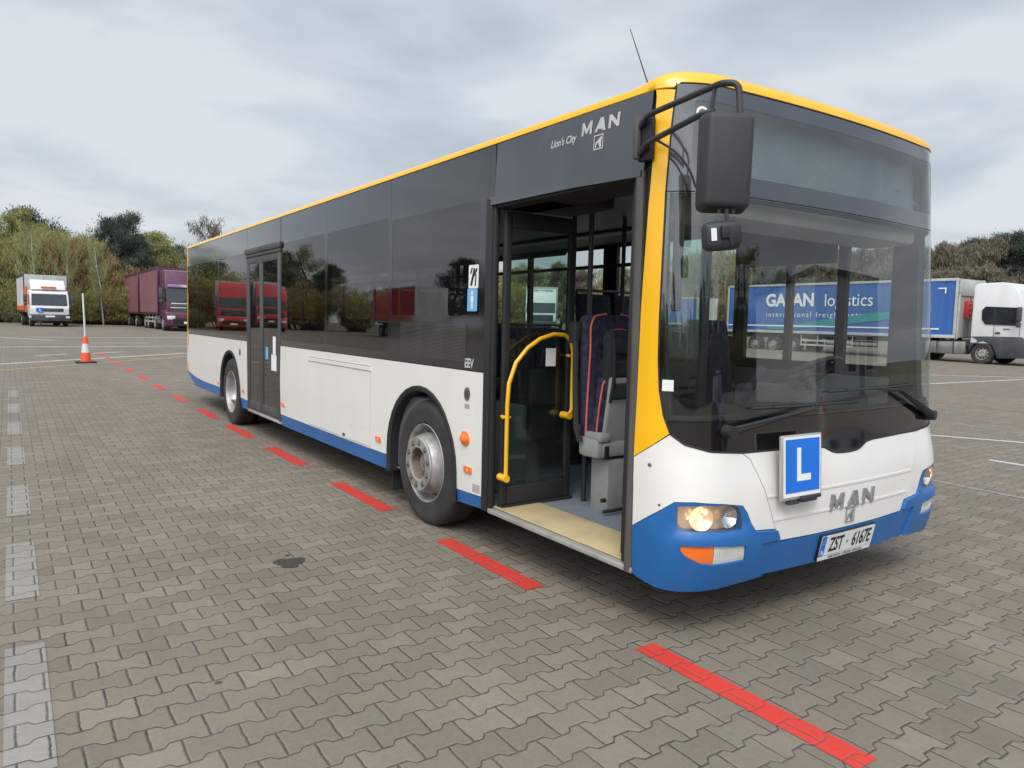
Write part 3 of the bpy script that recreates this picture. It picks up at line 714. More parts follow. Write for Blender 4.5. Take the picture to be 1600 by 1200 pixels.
# underside
boxo('underbody', (-11.2, -1.1, .30), (-9.2, 1.1, .42), 'under', B)
boxo('underbody', (-8.0, -1.15, .27), (-3.35, 1.15, .325), 'under', B)
boxo('underbody', (-2.18, -1.15, .27), (-.35, 1.15, .32), 'under', B)
boxo('underbody', (-9.2, -.75, .30), (-8.0, .75, .32), 'under', B); boxo('underbody', (-3.35, -.75, .30), (-2.18, .75, .32), 'under', B)
for x in (-8.575, -2.7): boxo('axle', (x-.10, -.95, .38), (x+.10, .95, .55), 'under', B, .03)
boxo('mud_flap', (-3.36, -1.2, .12), (-3.345, -.9, .42), 'black_rubber', B)
boxo('mud_flap', (-9.17, -1.2, .12), (-9.155, -.9, .42), 'black_rubber', B)

# --- lamps, markers and small fittings on the flank
def sm(name, poly, mt, d=.006, thick=.008, parent=B, z=0): return panel(name, poly, mt, parent, d=d, thick=thick, gap=0)
for X, z in ((-2.046, .537), (-3.516, .532), (-6.14, .543), (-7.86, .544), (-9.29, .533)):
    mk = sm('side_marker', rrect(sx(X)-.048, z-.022, sx(X)+.048, z+.022, .004, 2), 'orange_lens', .010, .012)
    sm('marker_centre', disc(sx(X), z, .012, 10), 'warm_reflector', .0115, .002, mk)
rp = sm('side_repeater', disc(sx(-2.078), .749, .050, 20), 'orange_lens', .012, .014)
MB().lathe([(0.001, -.034), (.02, -.032), (.036, -.02), (.042, 0)], (-2.078, -1.262, .749), 'Y', 20).build('repeater_lens', 'orange_lens', rp)
for X in (-2.072, -8.02+.0):
    sp_ = sm('intercom_grille', disc(sx(X), 1.055, .036, 20, .046), 'rim_dark', .006, .008)
    sm('grille_core', disc(sx(X), 1.055, .022, 16, .030), 'grey_trim', .0075, .002, sp_)
sm('small_notice', rect(sx(-2.10), .955, sx(-2.04), .985), 'alu', .0012, .001)
sm('small_notice', rect(sx(-1.99), .40, sx(-1.90), .455), 'beige', .0012, .001)
decal('emission_mark', text_bm('EEV', .085, .85, .003), sx(-2.06), 1.262, .003, 'light_letter', B)
# notices behind the glass
def notice(X, z, w, h, bgm, fig, figm, name='notice'):
    p = sm(name, rrect(sx(X)-w/2, z-h/2, sx(X)+w/2, z+h/2, .008, 2), bgm, .0025, .001)
    bm = poly_bm([[(a*w, b*h) for a, b in q] for q in fig]); decal('pictogram', bm, sx(X), z, .0042, figm, p); return p
notice(-2.03, 1.845, .125, .155, 'paper', [[(-.32, -.38), (-.12, -.38), (.06, .02), (.18, .34), (.02, .36), (-.14, .02)], [(.0, .1), (.34, .38), (.40, .30), (.1, .0)], [(.16, -.40), (.28, -.40), (.30, .1), (.2, .1)], [(-.34, .12), (-.22, .12), (-.06, .38), (-.2, .38)]], 'ink')
notice(-2.04, 1.690, .125, .150, 'sky_blue', [[(-.10, .22), (.10, .22), (.10, .40), (-.10, .40)], [(-.2, -.05), (-.12, .18), (.12, .18), (.2, -.05), (.1, -.05), (.1, -.40), (.02, -.40), (0, -.12), (-.02, -.40), (-.1, -.40), (-.1, -.05)]], 'paper')
for (X, z, w, h, mt_) in ((-6.86, 1.18, .10, .16, 'paper'), (-6.55, 1.05, .16, .11, 'sky_blue'), (-6.55, .92, .17, .14, 'paper')): pass
# flank lettering on the header
decal('maker_lettering', poly_bm(MAN_polys(.305, .068)), sx(-.803), 2.585, .003, 'light_letter', B)
decal('maker_badge', poly_bm(badge_polys(.075)), sx(-.815), 2.498, .003, 'light_letter', B)
decal('model_lettering', text_bm("Lion's City", .056, .92, .0014, 'CENTER', .3), sx(-1.115), 2.553, .003, 'light_letter', B)
# rivets on flap
rv_ = MB()
for X in (-5.1, -4.6, -4.1, -3.85):
    for z in (.58, .86): rv_.cyl((X, -1.250, z), (X, -1.256, z), .010, .008, 10)
rv_.build('flap_rivets', 'alu', B)
boxo('flap_latch', (-4.32, -1.262, .452), (-4.27, -1.248, .475), 'grey_trim', B, .004)

# --- middle door: two closed leaves
x0, x1, xm_ = -7.665, -6.245, -7.02
boxo('door_gear_cover', (x0-.02, -1.275, 2.325), (x1+.02, -1.235, 2.395), 'grey_trim', B, .012)
boxo('door_gear_cover', (x0-.01, -1.262, 2.285), (x1+.01, -1.232, 2.322), 'grey_trim', B, .006)
for a in (x0, x1-.045): boxo('door_post', (a, -1.255, .33), (a+.045, -1.20, 2.285), 'grey_trim', B, .006)
for (a, c) in ((x0+.047, xm_-.006), (xm_+.006, x1-.047)):
    lf = MB()
    for q in ((a, a+.055), (c-.055, c)): lf.box2((q[0], -1.250, .345), (q[1], -1.215, 2.283), .006)
    lf.box2((a+.055, -1.249, .345), (c-.055, -1.216, .46), .004); lf.box2((a+.055, -1.249, 2.20), (c-.055, -1.216, 2.283), .004)
    lo = lf.build('door_leaf', 'grey_trim', B)
    boxo('door_pane', (a+.055, -1.240, .46), (c-.055, -1.232, 2.20), 'glass_side_dark', lo)
bb_ = boxo('door_step', (x0, -1.25, .30), (x1, -1.2, .335), 'alu', B, .004)
for (X, z, w, h, mt_) in ((-6.80, 1.10, .10, .15, 'sky_blue'), (-6.50, 1.20, .11, .22, 'paper'), (-6.52, 1.00, .20, .19, 'paper')):
    boxo('door_notice', (X-w/2, -1.2445, z-h/2), (X+w/2, -1.2425, z+h/2), mt_, B)

# --- front doorway
boxo('door_post', (-1.872, -1.262, .30), (-1.80, -1.19, 2.335), 'black_rubber', B, .014)
boxo('door_seal', (-1.80, -1.248, .33), (-1.775, -1.215, 2.31), 'black_rubber', B, .008)
fp = MB()
fp.tube([(-.478, -1.238, .305), (-.478, -1.238, 1.2), (-.492, -1.236, 2.30)], .026, 10); fp.build('front_door_post', 'grey_trim', B)
boxo('door_post', (-.545, -1.235, .33), (-.505, -1.19, 2.28), 'black_rubber', B, .01)
boxo('door_sill', (-1.80, -1.252, .295), (-.45, -1.19, .326), 'alu', B, .006)
boxo('door_header_inner', (-1.83, -1.24, 2.27), (-.50, -.92, 2.30), 'black_rubber', B)
# floor
boxo('floor', (-11.5, -1.19, .322), (-.42, 1.19, .330), 'floor_blue', B)
boxo('step_strip', (-1.79, -1.215, .3302), (-.53, -.88, .336), 'floor_cream', B, .002)
# opened door leaves, swung inward
def swing_leaf(xc, rail):
    lf = MB(); ya, yb = -1.195, -.615
    for q in ((ya, ya+.05), (yb-.055, yb)): lf.box2((xc-.018, q[0], .352), (xc+.018, q[1], 2.25), .008)
    lf.box2((xc-.018, ya+.05, .352), (xc+.018, yb-.055, .475), .004); lf.box2((xc-.018, ya+.05, 2.15), (xc+.018, yb-.055, 2.25), .004)
    lf.box2((xc-.012, ya+.05, .50), (xc+.012, yb-.055, .515))
    lo = lf.build('swung_door_leaf', 'black_rubber', B)
    boxo('door_pane', (xc-.004, ya+.05, .475), (xc+.004, yb-.055, 2.15), 'glass_door', lo)
    return lo
leafA = swing_leaf(-1.745, 1)
rl = MB(); xr_ = -1.665
rl.tube([(xr_, -1.232+.03, .545), (xr_, -1.200, .60), (xr_, -1.200, 1.02), (xr_, -1.190, 1.16), (xr_, -1.140, 1.29), (xr_, -1.05, 1.385), (xr_, -.95, 1.445), (xr_, -.84, 1.475), (xr_, -.75, 1.472), (xr_, -.695, 1.435), (xr_, -.672, 1.36), (xr_, -.670, .97), (xr_, -.690, .93)], .0140, 12)
for y, z in ((-1.20, .94), (-.671, 1.33)): rl.cyl((xr_, y, z), (-1.73, y, z), .010, n=8); rl.cyl((xr_-.01, y-.03, z), (xr_-.01, y+.03, z), .009, n=8)
for y, z in ((-1.205, .545), (-.70, .925)): rl.cyl((xr_+.02, y, z), (-1.73, y, z), .024, n=14)
rl.build('door_handrail', 'rail_yellow', B)
boxo('door_notice', (-1.72, -.86, 1.26), (-1.715, -.78, 1.38), 'paper', B)
boxo('door_edge_brush', (-1.775, -1.19, .335), (-1.715, -.60, .35), 'black_rubber', B)
# second leaf folded against the front bulkhead, seen edge-on
swing_leaf(-.575, 0)
# --- cab and saloon
lw = MB()
lw.box2((-11.5, 1.165, .33), (-.5, 1.19, 1.22)); lw.build('side_lining', 'lining_grey', B)
lw = MB(); lw.box2((-7.6+1.35, -1.19, .33), (-3.35, -1.165, 1.22)); lw.box2((-2.2, -1.19, .33), (-1.88, -1.165, 1.22)); lw.build('side_lining', 'lining_grey', B)
cl_ = MB()
cl_.box2((-11.4, -.80, 2.42), (-.30, .80, 2.45)); cl_.build('ceiling', 'ceiling_grey', B)
for sg in (-1, 1):
    a = MB(); y0, y1 = sg*.80, sg*1.18
    a.prism([(y0, 2.435), (sg*1.19, 2.34), (sg*1.19, 2.36), (y0, 2.46)], 'X', -11.4, -.35)
    a.build('ceiling_cove', 'ceiling_grey', B)
boxo('ceiling_light_strip', (-11.0, .82, 2.385), (-1.6, .95, 2.40), 'beige', B)
boxo('front_header_trim', (-.62, -.98, 2.09), (-.27, .98, 2.24), 'beige', B, .04)
boxo('sun_blind', (-1.76, 1.150, 2.03), (-.92, 1.165, 2.20), 'dash', B)
# partition behind the driver and the dashboard
boxo('driver_partition', (-1.82, .22, .33), (-1.78, 1.18, 1.25), 'dash', B, .01)
boxo('driver_partition', (-1.80, -.05+.27, .33), (-1.0, .26, 1.02), 'dash', B, .02)
db = MB()
db.prism([(-.22, .60), (-.22, .98), (-.26, 1.045), (-.42, 1.06), (-.56, 1.02), (-.60, .92), (-.50, .60)], 'Y', -.35, .98, .015)
db.freeze(); db.prism([(-.20, .34), (-.22, .93), (-.30, 1.0), (-.47, .97), (-.44, .34)], 'Y', -.93, -.36, .01)
db.freeze(); db.box2((-.70, .28, .86), (-.50, .98, 1.15), .05)
db.build('dashboard', 'dash', B)
boxo('instrument_cluster', (-.695, .42, .98), (-.66, .84, 1.12), 'ink', B, .01)
# steering wheel
st = MB(); stc = Vector((-.76, .62, 1.24)); ax = Vector((-.52, 0, .85)).normalized(); sxv = Vector((0, 1, 0)); syv = ax.cross(sxv)
rg = [stc+(sxv*math.cos(t)+syv*math.sin(t))*.235 for t in [2*PI*i/36 for i in range(37)]]
st.tube(rg, .016, 8); st.cyl(stc-ax*.03, stc+ax*.02, .06, .05, 16)
for t in (.3, PI-.3, PI*1.5): st.tube([stc, stc+(sxv*math.cos(t)+syv*math.sin(t))*.23], .014, 6)
st.cyl(stc-ax*.03, stc-ax*.5, .035, n=10)
st.build('steering_wheel', 'dash', B)
# ticket machine and route tablet
boxo('ticket_machine', (-.62, -.30, .98), (-.42, -.02, 1.22), 'dash', B, .02)
tb = MB().box((-.42, -.40, 1.22), (.015, .055, .26), .006, Matrix.Rotation(math.radians(-24), 3, 'X') @ Matrix.Rotation(math.radians(15), 3, 'Y')).build('tablet_edge', 'seat_dark', B)
# seats
def make_seat(name, x, y, ang, fabric='seat_dark', two=False):
    r = bpy.data.objects.new(name, None); COL.objects.link(r); r.parent = B; r.location = (x+2.7, y, .33); r.rotation_euler = (0, 0, ang)
    for k in ((-.22, .22) if two else (0,)):
        MB().box((.0, k, .42), (.42, .40, .08), .03).build('seat_cushion', fabric, r)
        MB().box((-.20, k, .80), (.07, .40, .72), .03, Matrix.Rotation(math.radians(-8), 3, 'Y')).build('seat_back', fabric, r)
    MB().tube([(-.24, -.18 if not two else -.40, 1.12), (-.27, -.18 if not two else -.40, 1.19), (-.27, .18 if not two else .40, 1.19), (-.24, .18 if not two else .40, 1.12)], .014, 8, .04).build('grab_handle', 'stanchion', r)
    MB().box((.0, 0, .19), (.06, .30, .38), .01).build('seat_leg', 'seat_plastic', r)
    return r
first = make_seat('passenger_seat', -3.9, .78, 0, two=True)
for i in range(1, 8):
    c = copy_tree(first, B); c.location.x = -3.9-i*.82+2.7
for i in range(4):
    c = copy_tree(first, B); c.location = (-4.0-i*.62+2.7 if i > 0 else -3.75+2.7, -.78, .33)
boxo('wheel_box', (-3.35, .72, .33), (-2.1, 1.18, .95), 'lining_grey', B, .03)
boxo('wheel_box', (-3.35, -1.18, .33), (-2.1, -.72, .95), 'lining_grey', B, .03)
s2 = copy_tree(first, B); s2.location = (-2.75+2.7, .85, .66); s2 = copy_tree(first, B); s2.location = (-2.95+2.7, -.80, .62)
# driver's seat
ds = bpy.data.objects.new('driver_seat', None); COL.objects.link(ds); ds.parent = B; ds.location = (-1.38+2.7, .62, .33)
MB().box((.04, 0, .50), (.46, .46, .12), .05).build('seat_cushion', 'seat_fabric', ds)
MB().box((-.22, 0, .90), (.12, .44, .74), .05, Matrix.Rotation(math.radians(-9), 3, 'Y')).build('seat_back', 'seat_fabric', ds)
MB().box((.0, 0, .22), (.34, .34, .44), .03).build('seat_pedestal', 'seat_plastic', ds)
# folding attendant seat by the doorway, cushion tipped up, facing forward
iseat = bpy.data.objects.new('folding_seat', None); COL.objects.link(iseat); iseat.parent = B; iseat.location = (-1.36+2.7, -.535, .33)
iseat['label'] = 'purple folding seat with coral piping and grey plastic pedestal inside the front door'
def cushion(mb, c, d, bev, ry): mb.box(c, d, bev, Matrix.Rotation(math.radians(ry), 3, 'Y'), 3)
a = MB(); cushion(a, (-.10, 0, .86), (.11, .44, .84), .045, -3); a.build('seat_back', 'seat_fabric', iseat)
a = MB(); cushion(a, (.02, .0, .68), (.09, .40, .42), .04, 8); a.build('seat_cushion', 'seat_fabric', iseat)
a = MB(); cushion(a, (.085, .02, .66), (.035, .40, .46), .03, 8); a.build('cushion_shell', 'seat_plastic', iseat)
for yy in (-.215, .215):
    tubeo('piping', [(-.06, yy, .44), (-.045, yy*1.02, .75), (-.035, yy, 1.05), (-.045, yy*.98, 1.20), (-.06, yy*.8, 1.27), (-.065, yy*.3, 1.285)], .0065, 'coral', iseat, .05, 6)
tubeo('piping', [(.02, -.20, .46), (.055, -.205, .70), (.075, -.195, .86), (.078, -.10, .89)], .006, 'coral', iseat, .03, 6)
a = MB(); a.box((-.02, -.165, .43), (.20, .13, .14), .03); a.box((.02, -.175, .50), (.16, .10, .06), .02); a.box((.0, 0, .42), (.18, .38, .10), .02); a.build('hinge_housing', 'seat_plastic', iseat)
a = MB(); a.box((-.01, -.02, .17), (.17, .22, .36), .012); a.build('seat_pedestal', 'seat_plastic', iseat)
a = MB(); a.box((.115, -.10, .03), (.02, .20, .02), .004); a.cyl((.10, -.20, .10), (.10, -.17, .10), .015, n=8); a.build('foot_bracket', 'black_rubber', iseat)
boxo('recline_switch', (.112, -.20, .38), (.118, -.165, .45), 'ink', iseat)
a = MB(); a.box((-.16, -.24, 1.16), (.08, .06, .14), .015); a.tube([(-.14, -.25, 1.12), (-.12, -.262, .85), (-.10, -.262, .55), (-.07, -.25, .46)], .02, 8); a.box((-.08, -.255, .52), (.03, .03, .10), .008); a.build('seat_belt', 'black_rubber', iseat)
# stanchions and brackets
for (x, y) in ((-1.62, -.58), (-2.02, -.40), (-2.3, .35), (-3.6, -.45), (-5.0, .45), (-6.2, -.5), (-7.7, -.5)):
    tubeo('stanchion', [(x, y, .33), (x, y, 2.43)], .0175, 'stanchion', B, n=10)
for sg in (-.5, .5): tubeo('ceiling_rail', [(-8.5, sg, 2.05), (-2.0, sg, 2.05)], .016, 'stanchion', B, n=8)
mo = MB(); mo.box((-1.83, -.77, 1.11), (.05, .28, .25), .024, None, 4); mo.build('padded_screen', 'backpack', B)
boxo('door_drive', (-1.80, -1.15, 2.27), (-1.35, -.62, 2.36), 'black_rubber', B, .02)

# --- headlamps and indicators
for sg in (-1, 1):
    mrr = sg > 0
    t = lambda poly: [(-a, b) for a, b in poly] if mrr else poly
    bucket = panel('headlamp', hl, 'warm_reflector', B, d=-.050, thick=0, gap=-.002, mirror=mrr)
    if True:
        bm = bmesh.new(); lp = t(inset(hl, -.002)); A = [bm.verts.new(SP(a, b, .002)) for a, b in lp]; Bv = [bm.verts.new(SP(a, b, -.050)) for a, b in lp]
        for i in range(len(lp)): bm.faces.new((A[i], A[(i+1) % len(lp)], Bv[(i+1) % len(lp)], Bv[i]))
        me = bpy.data.meshes.new('lamp_housing'); bm.to_mesh(me); bm.free(); link('lamp_housing', me, 'grey_trim', bucket)
    k = sg
    def bowl(sc, zc, r, dep, name, mt, par):
        c = SP(sc, zc, 0); n_ = SN(sc, zc); q = n_.to_track_quat('Z', 'Y').to_matrix().to_4x4(); 
        mb = MB().lathe([(.0005, -dep), (r*.5, -dep*.8), (r*.85, -dep*.4), (r, -.008)], (0, 0, 0), 'Z', 28)
        mb.xform(Matrix.Translation(c) @ q); return mb.build(name, mt, par)
    bowl(sg*1.115, .634, .060, .038, 'dipped_reflector', 'warm_reflector', bucket)
    bowl(sg*.955, .632, .054, .045, 'main_reflector', 'chrome', bucket)
    for ds_, dz_, rr in ((0, .004, .012), (-.040, .022, .008), (-.045, -.012, .010), (.030, .026, .009), (.036, -.020, .011), (-.008, -.028, .008), (.012, .034, .006), (-.064, .002, .006)):
        c = SP(sg*(1.118)+ds_, .632+dz_, -.018)
        bmx = bmesh.new(); bmesh.ops.create_uvsphere(bmx, u_segments=10, v_segments=8, radius=rr, matrix=Matrix.Translation(c)); me = bpy.data.meshes.new('lamp_bulb'); bmx.to_mesh(me); bmx.free(); link('lamp_bulb', me, 'bulb_glow', bucket)
    panel('lamp_cover', hl, 'lens_glass', bucket, d=.002, thick=0, gap=.001, mirror=mrr)
    il = [p for p in ind if p[0] <= -1.05]; 
    indL = [(-1.212, .505), (-1.054, .503), (-1.050, .410), (-1.123, .423), (-1.188, .455), (-1.207, .478)]
    fogL = [(-1.050, .503), (-.852, .482), (-.846, .408), (-1.046, .410)]
    panel('indicator', indL, 'orange_lens', B, d=.010, thick=.04, gap=.001, mirror=mrr)
    fg = panel('daytime_lamp', fogL, 'white_lens', B, d=.008, thick=.04, gap=.001, mirror=mrr)
    for i in range(16):
        a = -1.04+i*.012; panel('lens_rib', rect(a, .424, a+.005, .484), 'white_lens', fg, d=.0105, thick=.003, gap=0, mirror=mrr)
for s_, z_, r_2 in ((-1.348, .872, .010), (-1.307, .686, .006), (-1.307, .648, .006)): sm('screw_cap', disc(s_, z_, r_2, 12), 'rim_dark', .0015, .001)
# maker lettering and badge on the bonnet
bm = poly_bm(MAN_polys(.44, .088))
decal('maker_lettering', bm, .030, .618, .009, 'grey_letter', B)
sd_ = MB()
for pp in MAN_polys(.44, .088):
    n_ = len(pp)
    for i in range(n_):
        a, b = pp[i], pp[(i+1) % n_]
        sd_.quad(SP(.03+a[0], .618+a[1], .009), SP(.03+b[0], .618+b[1], .009), SP(.03+b[0], .618+b[1], .0), SP(.03+a[0], .618+a[1], .0))
sd_.build('lettering_edge', 'grey_letter', B)
decal('maker_badge', poly_bm(badge_polys(.085)), .010, .528, .006, 'grey_letter', B)
# number plate
pf = panel('number_plate', rrect(-.265, .303, .265, .452, .01, 2), 'ink', B, d=.022, thick=.02, gap=0)
panel('plate_face', rrect(-.258, .333, .258, .447, .008, 2), 'plate_white', pf, d=.0245, thick=.003, gap=0)
panel('plate_frame_strip', rect(-.258, .306, .258, .329), 'plate_white', pf, d=.0238, thick=.002, gap=0)
panel('plate_band', rrect(-.258, .333, -.216, .447, .006, 2), 'sign_blue', pf, d=.0252, thick=.001, gap=0)
decal('plate_lettering', text_bm('PL', .034, .8, .001), -.237, .352, .0266, 'white_letter', pf)
st_ = []
for i in range(12): t = 2*PI*i/12; st_.append([(-.237+.012*math.cos(t)+.0022*math.cos(q), .415+.012*math.sin(t)+.0022*math.sin(q)) for q in (0, PI/2, PI, 1.5*PI)])
decal('plate_stars', poly_bm(st_), 0, 0, .0266, 'rail_yellow', pf)
decal('plate_lettering', text_bm('ZST', .115, .66, .0022), -.118, .388, .0266, 'ink', pf)
decal('plate_lettering', text_bm('6167E', .115, .66, .0022), .130, .388, .0266, 'ink', pf)
sm('plate_seal', disc(-.012, .390, .009, 12), 'grey_letter', .0268, .0005, pf)
decal('frame_lettering', text_bm('PAŃSTWOWY  OŚRODEK  SZKOLENIA', .020, .95, .0003), 0, .3175, .0255, 'ink', pf)
# screen stickers
sm('screen_sticker', rect(-1.288, 1.238, -1.232, 1.292), 'paper', .002, .001)
cs_ = sm('round_sticker', disc(-1.099, 2.555, .030, 24), 'paper', .003, .001)
sm('sticker_core', disc(-1.099, 2.555, .018, 16), 'lining_grey', .0042, .0005, cs_)

# --- wipers
def wiper(piv, knee, b0, b1, name='windscreen_wiper'):
    mb = MB(); A = SP(*piv, .03); K = SP(*knee, .05)
    mb.cyl(SP(*piv, 0), SP(*piv, .055), .034, .030, 16)
    mb.tube([A+Vector((0, 0, 0)), A.lerp(K, .18), K], [.024, .020, .010], 8)
    mb.tube([SP(piv[0], piv[1]+.015, .045), SP(*knee, .06)], .007, 6)
    pts = [SP(b0[0]+(b1[0]-b0[0])*i/10, b0[1]+(b1[1]-b0[1])*i/10, .018) for i in range(11)]
    mb.tube(pts, .008, 6); pts2 = [SP(b0[0]+(b1[0]-b0[0])*i/6, b0[1]+(b1[1]-b0[1])*i/6, .030) for i in range(1, 6)]
    mb.tube(pts2, .007, 6); mb.tube([K, pts2[2]], .008, 6)
    return mb.build(name, 'black_rubber', B)
wiper((-.955, 1.045), (-.36, 1.135), (-.80, 1.150), (.09, 1.150))
wiper((.99, 1.02), (.50, 1.20), (-.19, 1.215), (.74, 1.222))
# --- nearside mirror on its arms
mt_ = MB()
mt_.box2((-.485, -1.275, 2.335), (-.395, -1.245, 2.535), .008); mt_.build('mirror_bracket', 'black_rubber', B)
a = MB(); a.box((-.478, -1.288, 2.44), (.035, .03, .19), .010); a.build('mirror_bracket', 'grey_trim', B)
arm = MB()
arm.tube([(-.455, -1.285, 2.50), (-.40, -1.30, 2.535), (.10, -1.375, 2.545), (.165, -1.352, 2.53), (.180, -1.352, 2.39)], .0135, 10, .045)
arm.tube([(-.46, -1.285, 2.37), (-.40, -1.30, 2.405), (.00, -1.38, 2.44), (.06, -1.37, 2.44)], .0135, 10, .04)
arm.tube([(.055, -1.366, 2.54), (.045, -1.372, 2.44)], .009, 8)
arm.tube([(-.33, -1.315, 2.41), (-.255, -1.25, 2.35), (-.215, -1.20, 2.27), (-.20, -1.17, 2.19)], .006, 6, .06)
arm.build('mirror_arm', 'mirror_plastic', B)
wob = MB(); wob.box((-.33, -1.13, 1.93), (.035, .05, .62), .012); wob.build('inner_post_cover', 'dash', B)
wd = Vector((.47, .88, 0)).normalized(); nd = Vector((wd.y, -wd.x, 0)); up = Vector((0, 0, 1))
MR = Matrix((wd, nd, up)).transposed()           # columns: width, outward (towards the front), up
def mloc(c): return Vector((.148, -1.392, 2.213)) + MR @ Vector(c)
hm = MB(); hm.box((0, 0, 0), (.214, .115, .395), .03, None, 4)
for v in hm.bm.verts:
    if v.co.y > 0: v.co.x *= .93; v.co.z = v.co.z*.955+.004
    if v.co.z < -.13 and v.co.y > 0: v.co.y *= .80
hm.xform(Matrix.Translation((.148, -1.392, 2.213)) @ MR.to_4x4())
mh = hm.build('mirror_housing', 'mirror_plastic', B)
mg = MB(); mg.box((0, -.060, 0), (.185, .006, .36), .003); mg.xform(Matrix.Translation((.148, -1.392, 2.213)) @ MR.to_4x4()); sub(mg.build('mirror_glass', 'chrome', mh), mh)
sm2 = MB(); sm2.box((0, 0, 0), (.155, .075, .118), .03, None, 4); sm2.xform(Matrix.Translation((.165, -1.418, 1.918)) @ MR.to_4x4() @ Matrix.Rotation(math.radians(-6), 4, 'Y'))
s2m = sm2.build('wide_angle_mirror', 'mirror_plastic', B)
for c_, d_ in (((.045, .0385, .0), (.05, .004, .07)), ((.0, .045, .012), (.034, .02, .05))):
    q_ = MB(); q_.box(c_, d_, .004); q_.xform(Matrix.Translation((.165, -1.418, 1.918)) @ MR.to_4x4() @ Matrix.Rotation(math.radians(-6), 4, 'Y')); sub(q_.build('mirror_backplate', 'black_rubber', s2m), s2m)
lk = MB(); lk.tube([mloc((.0, .035, -.19)), mloc((.0, .045, -.25)), mloc((.0, .06, -.29)), mloc((.02, .062, -.335))], [.008, .008, .012, .009], 8); lk.cyl(mloc((-.012, .04, -.285)), mloc((-.012, .07, -.285)), .022, .016, 12)
for q in (-.03, .03): lk.cyl(mloc((q, .03, -.19)), mloc((q, .03, -.205)), .007, n=8)
lk.build('mirror_joint', 'black_rubber', B)
ms = MB(); ms.box((-.045, .0395, .005), (.022, .004, .050)); ms.xform(Matrix.Translation((.165, -1.418, 1.918)) @ MR.to_4x4() @ Matrix.Rotation(math.radians(-6), 4, 'Y')); sub(ms.build('mirror_sticker', 'paper', s2m), s2m)
# antenna
tubeo('aerial', [(-.655, -1.06, 2.765), (-.657, -1.06, 2.80), (-.765, -1.09, 3.085)], [.010, .0035, .002], 'black_rubber', B, n=6)
